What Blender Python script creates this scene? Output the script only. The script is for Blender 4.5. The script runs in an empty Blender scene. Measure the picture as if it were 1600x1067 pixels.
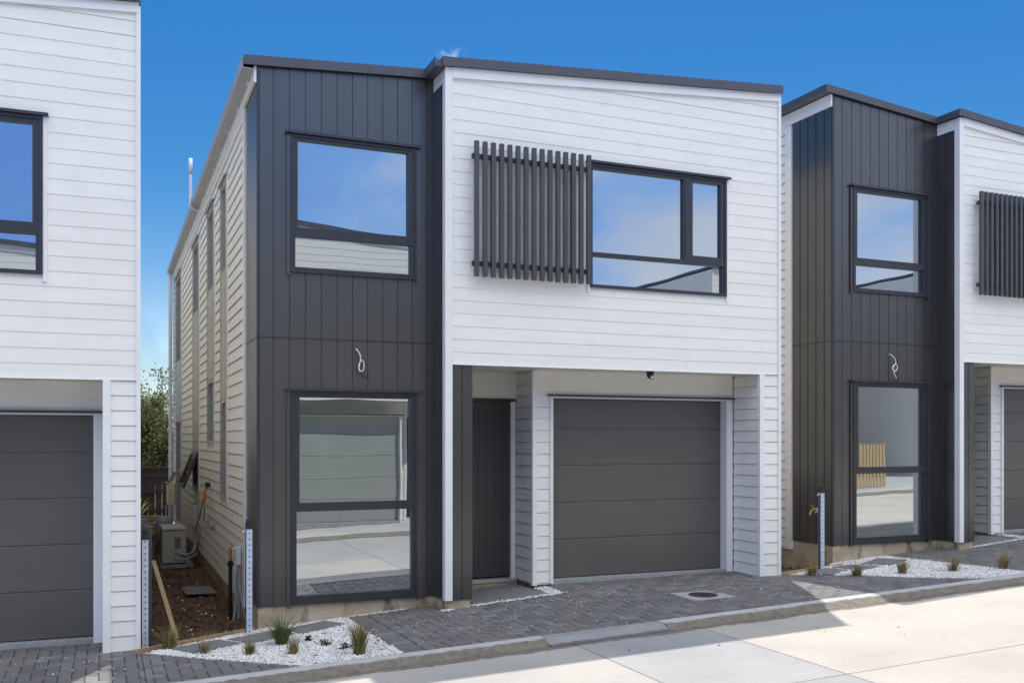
import bpy, bmesh, math, random
import numpy as np
from mathutils import Vector, noise as mnoise
R = math.radians
random.seed(7); rng = np.random.default_rng(7)
C = bpy.context.scene.collection
scene = bpy.context.scene

# ------------------------------------------------------------------ camera, sky, sun, exposure
CAM_YAW = 0.4003
cam = bpy.data.cameras.new('camera'); camo = bpy.data.objects.new('camera', cam); C.objects.link(camo)
camo.location = (-4.805, -9.424, 1.62); camo.rotation_euler = (R(90), 0, -CAM_YAW)
cam.sensor_width = 36; cam.lens = 1493.5 / 1600 * 36; cam.shift_y = (686.0 - 533.5) / 1600
cam.clip_start = 0.05; cam.clip_end = 3000
scene.camera = camo

SUN = Vector((0.213, 0.422, 1.0)).normalized()
EL = math.asin(SUN.z); AZ = math.atan2(SUN.x, SUN.y)
SKY_STRENGTH = 0.10; SUN_STRENGTH = 3.7; EXPOSURE = 0.42
sl = bpy.data.lights.new('sun', 'SUN'); so = bpy.data.objects.new('sun', sl); C.objects.link(so)
sl.energy = SUN_STRENGTH; sl.angle = R(0.55); sl.color = (1.0, 0.945, 0.865)
so.rotation_euler = (-SUN).to_track_quat('-Z', 'Y').to_euler(); so.location = (6, 12, 20)

w = bpy.data.worlds.new('World'); scene.world = w; w.use_nodes = True
def world_nodes():
    nt = w.node_tree; N = nt.nodes; L = nt.links
    for n in list(N): N.remove(n)
    out = N.new('ShaderNodeOutputWorld'); bg = N.new('ShaderNodeBackground'); L.new(bg.outputs[0], out.inputs[0])
    bg.inputs[1].default_value = SKY_STRENGTH
    sky = N.new('ShaderNodeTexSky'); sky.sky_type = 'NISHITA'; sky.sun_disc = False
    sky.sun_elevation = EL; sky.sun_rotation = AZ
    sky.air_density = 1.0; sky.dust_density = 0.25; sky.ozone_density = 5.0; sky.altitude = 50
    tc = N.new('ShaderNodeTexCoord'); sep = N.new('ShaderNodeSeparateXYZ'); L.new(tc.outputs['Generated'], sep.inputs[0])
    def m(op, a, b=None, c=None, clamp=False):
        n = N.new('ShaderNodeMath'); n.operation = op; n.use_clamp = clamp
        for i, v in enumerate((a, b, c)):
            if v is None: continue
            if isinstance(v, (int, float)): n.inputs[i].default_value = v
            else: L.new(v, n.inputs[i])
        return n.outputs[0]
    def mr(v, a, b, c=0.0, d=1.0):
        n = N.new('ShaderNodeMapRange'); n.interpolation_type = 'SMOOTHSTEP'
        L.new(v, n.inputs[0]); n.inputs[1].default_value = a; n.inputs[2].default_value = b
        n.inputs[3].default_value = c; n.inputs[4].default_value = d; return n.outputs[0]
    X, Y, Z = sep.outputs
    zz = m('ADD', m('MAXIMUM', Z, 0.0), 0.22)
    cb = N.new('ShaderNodeCombineXYZ'); L.new(m('DIVIDE', X, zz), cb.inputs[0]); L.new(m('DIVIDE', Y, zz), cb.inputs[1])
    n1 = N.new('ShaderNodeTexNoise'); n1.inputs['Scale'].default_value = .9; n1.inputs['Detail'].default_value = 7
    n1.inputs['Roughness'].default_value = 0.55; L.new(cb.outputs[0], n1.inputs['Vector'])
    n2 = N.new('ShaderNodeTexNoise'); n2.inputs['Scale'].default_value = 9.0; n2.inputs['Detail'].default_value = 5
    L.new(tc.outputs['Generated'], n2.inputs['Vector'])
    # high unseen clouds in the south (behind the camera) are added as fill light; the northern sky is clear but for low wisps
    south = mr(Y, 0.30, -0.20)
    c_s = m('MULTIPLY', m('MULTIPLY', mr(n1.outputs[0], 0.25, 0.60), mr(Z, 0.42, 0.62)), mr(Y, 0.22, -0.30))
    low = mr(Z, 0.17, 0.02)
    c_l = m('ADD', m('MULTIPLY', m('MULTIPLY', mr(n2.outputs[0], 0.48, 0.66), low), .20), mr(Z, 0.26, 0.0, 0, .075), None, True)
    # one small wisp above the middle roof
    dv = N.new('ShaderNodeVectorMath'); dv.operation = 'SUBTRACT'; L.new(tc.outputs['Generated'], dv.inputs[0]); dv.inputs[1].default_value = WISP
    dm = N.new('ShaderNodeVectorMath'); dm.operation = 'MULTIPLY'; L.new(dv.outputs[0], dm.inputs[0]); dm.inputs[1].default_value = (1, 1, 2.4)
    dl = N.new('ShaderNodeVectorMath'); dl.operation = 'LENGTH'; L.new(dm.outputs[0], dl.inputs[0])
    n3 = N.new('ShaderNodeTexNoise'); n3.inputs['Scale'].default_value = 75.0; n3.inputs['Detail'].default_value = 5
    L.new(tc.outputs['Generated'], n3.inputs['Vector'])
    c_w = m('MULTIPLY', m('MULTIPLY', mr(dl.outputs['Value'], 0.018, 0.002), mr(n3.outputs[0], 0.38, 0.75)), 0.22)
    cl = m('MAXIMUM', m('MAXIMUM', c_s, c_l), c_w, clamp=True)
    hue = N.new('ShaderNodeHueSaturation'); hue.inputs['Saturation'].default_value = 1.36; hue.inputs['Value'].default_value = 0.80
    L.new(sky.outputs[0], hue.inputs['Color'])
    mx = N.new('ShaderNodeMix'); mx.data_type = 'RGBA'
    hz = N.new('ShaderNodeValToRGB'); e = hz.color_ramp.elements
    e[0].position = .26; e[0].color = (.13, .30, .76, 1); e[1].position = .64; e[1].color = (.54, .60, .74, 1); k_ = e.new(.45); k_.color = (.22, .43, .86, 1)
    n4 = N.new('ShaderNodeTexNoise'); n4.inputs['Scale'].default_value = 3.4; n4.inputs['Detail'].default_value = 6; n4.inputs['Distortion'].default_value = .6
    sc4 = N.new('ShaderNodeVectorMath'); sc4.operation = 'MULTIPLY'; sc4.inputs[1].default_value = (1, 1, 1.8); L.new(tc.outputs['Generated'], sc4.inputs[0]); L.new(sc4.outputs[0], n4.inputs['Vector'])
    # more cloud stands to the south east than to the south west
    side = m('MINIMUM', m('MAXIMUM', m('MULTIPLY', m('SUBTRACT', X, 0.30), 0.55), -0.20), 0.10)
    L.new(m('ADD', n4.outputs[0], side), hz.inputs[0])
    h10 = N.new('ShaderNodeVectorMath'); h10.operation = 'SCALE'; h10.inputs['Scale'].default_value = 10.0; L.new(hz.outputs[0], h10.inputs[0])
    mh = N.new('ShaderNodeMix'); mh.data_type = 'RGBA'; L.new(south, mh.inputs[0]); L.new(hue.outputs[0], mh.inputs[6]); L.new(h10.outputs[0], mh.inputs[7])
    L.new(cl, mx.inputs[0]); L.new(mh.outputs[2], mx.inputs[6]); mx.inputs[7].default_value = CLOUD
    L.new(mx.outputs[2], bg.inputs[0])
CLOUD = (19.5, 19.8, 20.6, 1)
_u = (705 - 800) / 1493.5; _v = (686 - 84) / 1493.5
WISP = Vector((math.sin(CAM_YAW) + _u * math.cos(CAM_YAW), math.cos(CAM_YAW) - _u * math.sin(CAM_YAW), _v)).normalized()
world_nodes()
scene.view_settings.view_transform = 'Standard'; scene.view_settings.look = 'None'
scene.view_settings.exposure = EXPOSURE; scene.view_settings.gamma = 1
scene.render.engine = 'CYCLES'
scene.cycles.max_bounces = 8; scene.cycles.diffuse_bounces = 7; scene.cycles.glossy_bounces = 4
scene.cycles.use_denoising = True
scene.cycles.caustics_reflective = False; scene.cycles.caustics_refractive = False

# ------------------------------------------------------------------ helpers
class MB:
    def __init__(s): s.v = []; s.f = []; s.c = []
    def face(s, pts, col=None):
        i = len(s.v); s.v.extend(tuple(p) for p in pts); s.f.append(tuple(range(i, i + len(pts)))); s.c.append(col)
    def hexa(s, p):          # p: 8 points, bottom four CCW then top four
        i = len(s.v); s.v.extend(tuple(q) for q in p)
        for f in ((3, 2, 1, 0), (4, 5, 6, 7), (0, 1, 5, 4), (1, 2, 6, 5), (2, 3, 7, 6), (3, 0, 4, 7)):
            s.f.append(tuple(i + k for k in f)); s.c.append(None)
    def box(s, x0, x1, y0, y1, z0, z1):
        s.hexa([(x0, y0, z0), (x1, y0, z0), (x1, y1, z0), (x0, y1, z0), (x0, y0, z1), (x1, y0, z1), (x1, y1, z1), (x0, y1, z1)])
    def obox(s, c, ax, ay, az):   # centre and half-axis vectors
        c, ax, ay, az = map(Vector, (c, ax, ay, az))
        s.hexa([c - ax - ay - az, c + ax - ay - az, c + ax + ay - az, c - ax + ay - az, c - ax - ay + az, c + ax - ay + az, c + ax + ay + az, c - ax + ay + az])
    def beam(s, a, b, w_, h_):
        a, b = Vector(a), Vector(b); d = (b - a); u = d.normalized()
        side = u.cross(Vector((0, 0, 1)));  side = side.normalized() if side.length > 1e-4 else Vector((1, 0, 0))
        up = side.cross(u); s.obox((a + b) / 2, d / 2, side * w_ / 2, up * h_ / 2)
    def prism(s, poly, z0, z1):   # poly: list of (x, y) CCW; z0, z1 numbers or functions
        f0 = z0 if callable(z0) else (lambda x, y: z0); f1 = z1 if callable(z1) else (lambda x, y: z1)
        n = len(poly); i = len(s.v)
        s.v.extend((x, y, f0(x, y)) for x, y in poly); s.v.extend((x, y, f1(x, y)) for x, y in poly)
        s.f.append(tuple(i + k for k in reversed(range(n)))); s.f.append(tuple(i + n + k for k in range(n))); s.c += [None, None]
        for k in range(n):
            j = (k + 1) % n; s.f.append((i + k, i + j, i + n + j, i + n + k)); s.c.append(None)
    def tube(s, pts, r, n=8, cap=True):
        pts = [Vector(p) for p in pts]; rr = r if isinstance(r, (list, tuple)) else [r] * len(pts)
        base = len(s.v); ref = None
        for k, p in enumerate(pts):
            t = (pts[min(k + 1, len(pts) - 1)] - pts[max(k - 1, 0)]).normalized()
            if ref is None:
                ref = Vector((0, 0, 1)) if abs(t.z) < .9 else Vector((1, 0, 0))
            a = (ref - t * ref.dot(t)).normalized(); b = t.cross(a); ref = a
            for q in range(n):
                an = 2 * math.pi * q / n; s.v.append(tuple(p + (a * math.cos(an) + b * math.sin(an)) * rr[k]))
        for k in range(len(pts) - 1):
            for q in range(n):
                q2 = (q + 1) % n; o = base + k * n
                s.f.append((o + q, o + q2, o + n + q2, o + n + q)); s.c.append(None)
        if cap:
            s.f.append(tuple(base + q for q in reversed(range(n)))); s.c.append(None)
            o = base + (len(pts) - 1) * n; s.f.append(tuple(o + q for q in range(n))); s.c.append(None)
    def build(s, name, mat, parent=None, smooth=False, bevel=0):
        me = bpy.data.meshes.new(name); me.from_pydata([tuple(map(float, v)) for v in s.v], [], s.f); me.update()
        if any(c is not None for c in s.c):
            at = me.attributes.new('tint', 'FLOAT_COLOR', 'FACE')
            at.data.foreach_set('color', np.array([(*(c or (1, 1, 1)), 1) for c in s.c], 'f').ravel())
        me.materials.append(mat)
        if smooth: me.polygons.foreach_set('use_smooth', [True] * len(me.polygons))
        o = bpy.data.objects.new(name, me); C.objects.link(o)
        if parent: o.parent = parent
        if bevel:
            b = o.modifiers.new('bevel', 'BEVEL'); b.width = bevel; b.segments = 2; b.limit_method = 'ANGLE'; b.angle_limit = R(40)
        return o

def np_mesh(name, V, F, mat, parent=None):
    me = bpy.data.meshes.new(name); k = F.shape[1]
    me.vertices.add(len(V)); me.vertices.foreach_set('co', V.astype('f').ravel())
    me.loops.add(F.size); me.loops.foreach_set('vertex_index', F.astype('i').ravel())
    me.polygons.add(len(F)); me.polygons.foreach_set('loop_start', np.arange(0, F.size, k, dtype='i'))
    me.polygons.foreach_set('loop_total', np.full(len(F), k, 'i')); me.update(calc_edges=True); me.validate()
    me.materials.append(mat); o = bpy.data.objects.new(name, me); C.objects.link(o)
    if parent: o.parent = parent
    return o

def tag(o, label=None, cat=None, group=None, kind=None):
    if label: o['label'] = label
    if cat: o['category'] = cat
    if group: o['group'] = group
    if kind: o['kind'] = kind
    return o
def thing(name, label, cat, loc=(0, 0, 0), rz=0, group=None):
    o = bpy.data.objects.new(name, None); C.objects.link(o); o.location = loc; o.rotation_euler = (0, 0, rz)
    o.empty_display_size = .1
    return tag(o, label, cat, group)
def copy_tree(o, parent=None):
    c = o.copy(); C.objects.link(c); c.parent = parent
    for ch in list(o.children): copy_tree(ch, c)
    return c

# ------------------------------------------------------------------ materials
def nodemat(name):
    m = bpy.data.materials.new(name); m.use_nodes = True; nt = m.node_tree
    b = nt.nodes['Principled BSDF']; return m, nt.nodes, nt.links, b
def texco(N, kind='Object'):
    return N.new('ShaderNodeTexCoord').outputs[kind]
def noise_n(N, L, vec, scale, detail=4, rough=.55, stretch=None):
    if stretch:
        mp = N.new('ShaderNodeMapping'); mp.inputs['Scale'].default_value = stretch; L.new(vec, mp.inputs[0]); vec = mp.outputs[0]
    n = N.new('ShaderNodeTexNoise'); n.inputs['Scale'].default_value = scale; n.inputs['Detail'].default_value = detail
    n.inputs['Roughness'].default_value = rough; L.new(vec, n.inputs['Vector']); return n.outputs[0]
def ramp(N, L, fac, stops):
    r = N.new('ShaderNodeValToRGB'); e = r.color_ramp.elements
    while len(e) < len(stops): e.new(.5)
    for i, (p, c) in enumerate(stops): e[i].position = p; e[i].color = (*c, 1) if len(c) == 3 else c
    L.new(fac, r.inputs[0]); return r.outputs[0]
def mix(N, L, fac, a, b, blend='MIX'):
    n = N.new('ShaderNodeMix'); n.data_type = 'RGBA'; n.blend_type = blend
    for i, v in ((0, fac), (6, a), (7, b)):
        if isinstance(v, (int, float)): n.inputs[i].default_value = v
        elif isinstance(v, tuple): n.inputs[i].default_value = (*v, 1)
        else: L.new(v, n.inputs[i])
    return n.outputs[2]
def math_n(N, L, op, a, b=None, clamp=False):
    n = N.new('ShaderNodeMath'); n.operation = op; n.use_clamp = clamp
    for i, v in enumerate((a, b)):
        if v is None: continue
        if isinstance(v, (int, float)): n.inputs[i].default_value = v
        else: L.new(v, n.inputs[i])
    return n.outputs[0]
def bump(N, L, b, h, strength, dist=.01):
    n = N.new('ShaderNodeBump'); n.inputs['Strength'].default_value = strength; n.inputs['Distance'].default_value = dist
    L.new(h, n.inputs['Height']); L.new(n.outputs[0], b.inputs['Normal'])
def simple(name, col, rough=.5, var=.12, scale=6, bs=0., bscale=60, metal=0., spec=.5, stretch=None):
    m, N, L, b = nodemat(name); v = texco(N)
    f = noise_n(N, L, v, scale, 5, .6, stretch)
    lo = tuple(c * (1 - var) for c in col); hi = tuple(min(1, c * (1 + var)) for c in col)
    L.new(ramp(N, L, f, [(.3, lo), (.7, hi)]), b.inputs['Base Color'])
    b.inputs['Roughness'].default_value = rough; b.inputs['Metallic'].default_value = metal
    b.inputs['Specular IOR Level'].default_value = spec
    if bs: bump(N, L, b, noise_n(N, L, v, bscale, 4), bs, .004)
    return m

M = {}
M['weatherboard'] = simple('weatherboard', (.82, .805, .76), .5, .035, 2.2, .12, 35, stretch=(1, 1, 6))
def board_variation(m):
    N, L = m.node_tree.nodes, m.node_tree.links; b = N['Principled BSDF']; src = b.inputs['Base Color'].links[0].from_socket
    g = N.new('ShaderNodeNewGeometry'); r = ramp(N, L, g.outputs['Random Per Island'], [(0, (.978, .978, .975)), (1, (1.012, 1.012, 1.012))])
    v = texco(N); sc = ramp(N, L, noise_n(N, L, v, 3.5, 6, .7, (1.6, 1.6, .5)), [(.28, (.968, .965, .955)), (.52, (1, 1, 1))])
    L.new(mix(N, L, 1.0, mix(N, L, 1.0, src, r, 'MULTIPLY'), sc, 'MULTIPLY'), b.inputs['Base Color'])
board_variation(M['weatherboard'])
M['trim'] = simple('white_trim', (.80, .80, .79), .4, .03, 4)
M['cladding'] = simple('charcoal_cladding', (.040, .0375, .0365), .28, .12, 1.6, .05, 50, spec=.5, stretch=(3, 3, .35))
M['cladding'].node_tree.nodes['Principled BSDF'].inputs['IOR'].default_value = 1.95
M['slat'] = simple('charcoal_slat', (.060, .061, .072), .4, .1, 5)
M['frame'] = simple('window_frame', (.036, .037, .045), .32, .08, 5)
M['garage'] = simple('garage_door', (.112, .104, .097), .30, .07, 2.5, .25, 140, stretch=(1, 1, 3))
M['palegarage'] = simple('pale_garage_door', (.31, .335, .31), .35, .06, 2.5)
M['door'] = simple('front_door', (.055, .052, .056), .35, .08, 4)
M['roof'] = simple('roof_steel', (.075, .075, .095), .35, .08, 4)
M['gutter'] = simple('gutter_steel', (.34, .34, .35), .4, .06, 4)
M['panel'] = simple('grey_spandrel', (.40, .40, .385), .45, .05, 4)
M['alu'] = simple('light_aluminium', (.55, .55, .56), .35, .05, 5, metal=.4)
M['pvc'] = simple('pvc_pipe', (.62, .63, .66), .4, .06, 6)
M['greypipe'] = simple('grey_conduit', (.33, .34, .36), .5, .1, 9)
M['black'] = simple('black_plastic', (.015, .015, .016), .4, .1, 9)
M['cable'] = simple('white_cable', (.75, .75, .73), .45, .05, 20)
M['brass'] = simple('brass', (.55, .36, .14), .35, .15, 30, metal=.8)
M['orange'] = simple('orange_plastic', (.70, .17, .04), .45, .1, 20)
M['yellow'] = simple('yellow_cable', (.75, .48, .05), .45, .1, 20)
M['timber'] = simple('raw_timber', (.37, .26, .145), .75, .3, 8, .3, 60, stretch=(8, 1, 8))
M['newpine'] = simple('new_pine', (.56, .40, .21), .7, .2, 8, .2, 60, stretch=(8, 8, 1))
M['darkfence'] = simple('stained_fence', (.028, .022, .02), .8, .4, 5, .3, 40, stretch=(6, 6, .6))
M['acbody'] = simple('heat_pump_casing', (.50, .48, .43), .45, .05, 6)
M['acgrille'] = simple('heat_pump_grille', (.20, .19, .17), .5, .05, 6)
M['cream'] = simple('cream_casing', (.62, .54, .42), .45, .05, 6)
M['slate'] = simple('stepping_stone', (.155, .155, .16), .75, .2, 12, .4, 90)
M['apron'] = simple('apron_concrete', (.40, .40, .395), .85, .12, 1.2, .2, 60)
M['iron'] = simple('cast_iron', (.055, .045, .045), .6, .3, 20, .5, 60)
M['greycon'] = simple('cover_surround', (.31, .315, .32), .8, .15, 14, .3, 90)
M['gatemetal'] = simple('gate_metal', (.075, .075, .085), .4, .1, 9)
M['twig'] = simple('twig_bark', (.13, .09, .06), .85, .3, 12)
M['litter'] = simple('leaf_litter', (.055, .04, .032), .9, .4, 30)
M['palestone'] = simple('pale_stone', (.62, .58, .50), .8, .15, 14, .4, 40)

def mat_glass():
    m, N, L, b = nodemat('window_glass'); v = texco(N)
    b.inputs['Base Color'].default_value = (.030, .036, .037, 1); b.inputs['Roughness'].default_value = .25
    g = N.new('ShaderNodeBsdfGlossy'); g.inputs['Roughness'].default_value = 0.0; g.inputs['Color'].default_value = (.90, .95, .96, 1)
    nz = noise_n(N, L, v, 1.1, 1, .4)
    bp = N.new('ShaderNodeBump'); bp.inputs['Strength'].default_value = .10; bp.inputs['Distance'].default_value = .02
    L.new(nz, bp.inputs['Height']); L.new(bp.outputs[0], g.inputs['Normal'])
    fr = N.new('ShaderNodeFresnel'); fr.inputs['IOR'].default_value = 1.5
    fac = math_n(N, L, 'ADD', math_n(N, L, 'MULTIPLY', fr.outputs[0], .9), GLASS_REFLECT, True)
    mx = N.new('ShaderNodeMixShader'); L.new(fac, mx.inputs[0]); L.new(b.outputs[0], mx.inputs[1]); L.new(g.outputs[0], mx.inputs[2])
    L.new(mx.outputs[0], N['Material Output'].inputs[0]); return m
GLASS_REFLECT = .56
M['glass'] = mat_glass()

def mat_foundation():
    m, N, L, b = nodemat('foundation_concrete'); v = texco(N)
    base = ramp(N, L, noise_n(N, L, v, 3, 6, .65), [(.3, (.30, .235, .15)), (.55, (.45, .38, .27)), (.75, (.52, .47, .38))])
    st = ramp(N, L, noise_n(N, L, v, 5, 5, .6, (1, 1, .5)), [(.56, (0, 0, 0)), (.68, (1, 1, 1))])
    L.new(mix(N, L, st, base, (.16, .095, .05)), b.inputs['Base Color']); b.inputs['Roughness'].default_value = .85
    bump(N, L, b, noise_n(N, L, v, 45, 5), .35, .006); return m
M['foundation'] = mat_foundation()

def mat_paver():
    m, N, L, b = nodemat('paver'); v = texco(N)
    g = N.new('ShaderNodeNewGeometry')
    c1 = ramp(N, L, g.outputs['Random Per Island'], [(0, (.105, .103, .108)), (.45, (.138, .135, .139)), (.8, (.155, .147, .144)), (1, (.19, .186, .19))])
    blot = noise_n(N, L, v, 1.7, 5, .6)
    c2 = mix(N, L, ramp(N, L, blot, [(.42, (0, 0, 0)), (.70, (.55, .55, .55))]), c1, (.155, .137, .122))
    c3 = mix(N, L, ramp(N, L, noise_n(N, L, v, 130, 3, .7), [(.35, (.62, .62, .62)), (.65, (1.25, 1.25, 1.25))]), c2, c2)
    sp = N.new('ShaderNodeMix'); sp.data_type = 'RGBA'; sp.blend_type = 'MULTIPLY'; sp.inputs[0].default_value = 1
    L.new(c3, sp.inputs[6]); L.new(ramp(N, L, noise_n(N, L, v, 120, 3, .7), [(.3, (.7, .7, .7)), (.7, (1.25, 1.25, 1.25))]), sp.inputs[7])
    L.new(sp.outputs[2], b.inputs['Base Color']); b.inputs['Roughness'].default_value = .72
    bump(N, L, b, noise_n(N, L, v, 160, 4), .5, .003); return m
M['paver'] = mat_paver()
M['joint'] = simple('paver_joint_sand', (.030, .029, .030), .95, .4, 20)

def mat_road():
    m, N, L, b = nodemat('road_concrete'); v = texco(N)
    at = N.new('ShaderNodeAttribute'); at.attribute_name = 'tint'
    t1 = ramp(N, L, noise_n(N, L, v, .9, 6, .6), [(.28, (.84, .84, .85)), (.5, (.99, .985, .98)), (.72, (1.10, 1.09, 1.06))])
    t2 = ramp(N, L, noise_n(N, L, v, 26, 5, .7, (.35, 1, 1)), [(.3, (.94, .94, .94)), (.7, (1.05, 1.05, 1.05))])
    c = mix(N, L, 1.0, mix(N, L, 1.0, at.outputs['Color'], t1, 'MULTIPLY'), t2, 'MULTIPLY')
    sp = N.new('ShaderNodeSeparateXYZ'); L.new(v, sp.inputs[0])
    # mud washed against the kerb
    y = math_n(N, L, 'ADD', sp.outputs[1], math_n(N, L, 'MULTIPLY', noise_n(N, L, v, 3.2, 6, .65), .22))
    band = ramp(N, L, math_n(N, L, 'ADD', y, 2.9), [(.970, (0, 0, 0)), (1.0, (1, 1, 1))])
    mud = ramp(N, L, noise_n(N, L, v, 14, 5, .7), [(.3, (.115, .103, .084)), (.7, (.22, .195, .16))])
    c = mix(N, L, band, c, mud)
    # drips, crumbs and specks
    spk = ramp(N, L, noise_n(N, L, v, 11, 3, .8, (1, 1.6, 1)), [(.70, (0, 0, 0)), (.76, (1, 1, 1))])
    c = mix(N, L, math_n(N, L, 'MULTIPLY', spk, .45), c, (.22, .19, .16))
    L.new(c, b.inputs['Base Color']); b.inputs['Roughness'].default_value = .8; b.inputs['Specular IOR Level'].default_value = .3
    bump(N, L, b, noise_n(N, L, v, 90, 5, .7, (.5, 1, 1)), .25, .003); return m
M['road'] = mat_road()

def mat_kerb(clean):
    m, N, L, b = nodemat('kerb_concrete_clean' if clean else 'kerb_concrete'); v = texco(N)
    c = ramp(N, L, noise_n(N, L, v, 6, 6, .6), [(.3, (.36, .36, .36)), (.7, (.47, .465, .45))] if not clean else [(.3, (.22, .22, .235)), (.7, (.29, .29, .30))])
    sp = N.new('ShaderNodeSeparateXYZ'); L.new(v, sp.inputs[0])
    y = math_n(N, L, 'ADD', sp.outputs[1], math_n(N, L, 'MULTIPLY', noise_n(N, L, v, 7, 6, .65), .07))
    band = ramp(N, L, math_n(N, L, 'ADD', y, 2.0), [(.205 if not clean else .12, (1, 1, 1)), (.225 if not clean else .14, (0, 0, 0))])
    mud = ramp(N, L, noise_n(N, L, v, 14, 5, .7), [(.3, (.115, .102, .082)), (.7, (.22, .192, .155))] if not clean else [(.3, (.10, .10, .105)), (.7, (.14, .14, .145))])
    L.new(mix(N, L, band, c, mud), b.inputs['Base Color']); b.inputs['Roughness'].default_value = .85
    bump(N, L, b, noise_n(N, L, v, 40, 5), .5, .006); return m
M['kerb'] = mat_kerb(False); M['kerbclean'] = mat_kerb(True)

def mat_soil():
    m, N, L, b = nodemat('soil'); v = texco(N)
    c = ramp(N, L, noise_n(N, L, v, 4, 8, .7), [(.25, (.06, .033, .020)), (.5, (.135, .076, .046)), (.75, (.23, .145, .095))])
    pale = ramp(N, L, noise_n(N, L, v, 22, 5, .7), [(.68, (0, 0, 0)), (.74, (1, 1, 1))])
    L.new(mix(N, L, math_n(N, L, 'MULTIPLY', pale, .6), c, (.42, .38, .34)), b.inputs['Base Color'])
    b.inputs['Roughness'].default_value = .95; bump(N, L, b, noise_n(N, L, v, 30, 7, .7), .9, .03); return m
M['soil'] = mat_soil()
M['ground'] = simple('bare_ground', (.17, .14, .10), .95, .3, .3, .3, 5)

def mat_pebble():
    m, N, L, b = nodemat('white_pebble'); g = N.new('ShaderNodeNewGeometry')
    L.new(ramp(N, L, g.outputs['Random Per Island'], [(0, (.36, .32, .27)), (.07, (.56, .53, .49)), (.3, (.72, .71, .69)), (1, (.86, .86, .86))]), b.inputs['Base Color'])
    b.inputs['Roughness'].default_value = .75; return m
M['pebble'] = mat_pebble()
M['gravelbed'] = simple('gravel_bed', (.40, .36, .31), .95, .3, 20, .6, 90)

def mat_leafy(name, stops, sss=.2):
    m, N, L, b = nodemat(name); g = N.new('ShaderNodeNewGeometry')
    c = ramp(N, L, g.outputs['Random Per Island'], stops); L.new(c, b.inputs['Base Color']); b.inputs['Roughness'].default_value = .6
    tr = N.new('ShaderNodeBsdfTranslucent'); L.new(c, tr.inputs[0]); mx = N.new('ShaderNodeMixShader'); mx.inputs[0].default_value = sss
    L.new(b.outputs[0], mx.inputs[1]); L.new(tr.outputs[0], mx.inputs[2]); L.new(mx.outputs[0], N['Material Output'].inputs[0]); return m
M['leaf'] = mat_leafy('shrub_leaf', [(0, (.045, .065, .02)), (.5, (.10, .125, .035)), (.85, (.19, .20, .06)), (1, (.25, .21, .09))], .35)
M['blade_green'] = mat_leafy('grass_blade_green', [(0, (.045, .075, .018)), (.6, (.10, .15, .04)), (1, (.20, .22, .08))])
M['blade_olive'] = mat_leafy('grass_blade_olive', [(0, (.10, .095, .025)), (.5, (.19, .17, .05)), (1, (.33, .24, .11))])
M['blade_straw'] = mat_leafy('grass_blade_straw', [(0, (.16, .11, .04)), (.5, (.28, .20, .08)), (1, (.42, .32, .18))])
M['weed'] = mat_leafy('weed_leaf', [(0, (.03, .055, .02)), (1, (.08, .12, .04))])
M['frond'] = mat_leafy('frond', [(0, (.12, .16, .03)), (.6, (.25, .26, .06)), (1, (.36, .26, .08))], .3)

def mat_film():
    m, N, L, b = nodemat('protective_film'); v = texco(N)
    sp = N.new('ShaderNodeSeparateXYZ'); L.new(v, sp.inputs[0])
    # pale blue film printed with a row of small dark dots
    zz = math_n(N, L, 'SUBTRACT', math_n(N, L, 'FRACT', math_n(N, L, 'MULTIPLY', sp.outputs[2], 18.0)), .5)
    z2 = math_n(N, L, 'MULTIPLY', zz, zz); xs = math_n(N, L, 'MULTIPLY', sp.outputs[0], 18.0); x2 = math_n(N, L, 'MULTIPLY', xs, xs)
    d = math_n(N, L, 'SQRT', math_n(N, L, 'ADD', z2, x2))
    dot = math_n(N, L, 'LESS_THAN', d, .17)
    c = ramp(N, L, noise_n(N, L, v, 12, 4), [(.3, (.44, .50, .62)), (.7, (.60, .66, .74))])
    L.new(mix(N, L, math_n(N, L, 'MULTIPLY', dot, .75), c, (.08, .12, .25)), b.inputs['Base Color']); b.inputs['Roughness'].default_value = .3; return m
M['film'] = mat_film()

# ------------------------------------------------------------------ levels of the ground
_xs = [-30, -12, -9.6, -7.6, -7.24, -4.53, -3.43, -1.46, -.3, 0, 2.3, 2.75, 3.4, 4.0, 5.95, 7.1, 7.44, 9.75, 10.2, 12, 40]
_hs = [-1.2, -.5, -.45, -.35, -.285, -.29, -.28, -.16, -.075, -.045, -.03, -.035, 0, -.02, .11, .2, .235, .245, .24, .32, 1.3]
def K(x): return -.08 + .0365 * max(-45, min(45, x))
def G(x, y):
    h = float(np.interp(x, _xs, _hs)); t = max(0, min(1, (y + 1.72) / 2.0)); return K(x) + (h - K(x)) * t
def RD(x): return K(x) - .05

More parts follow.
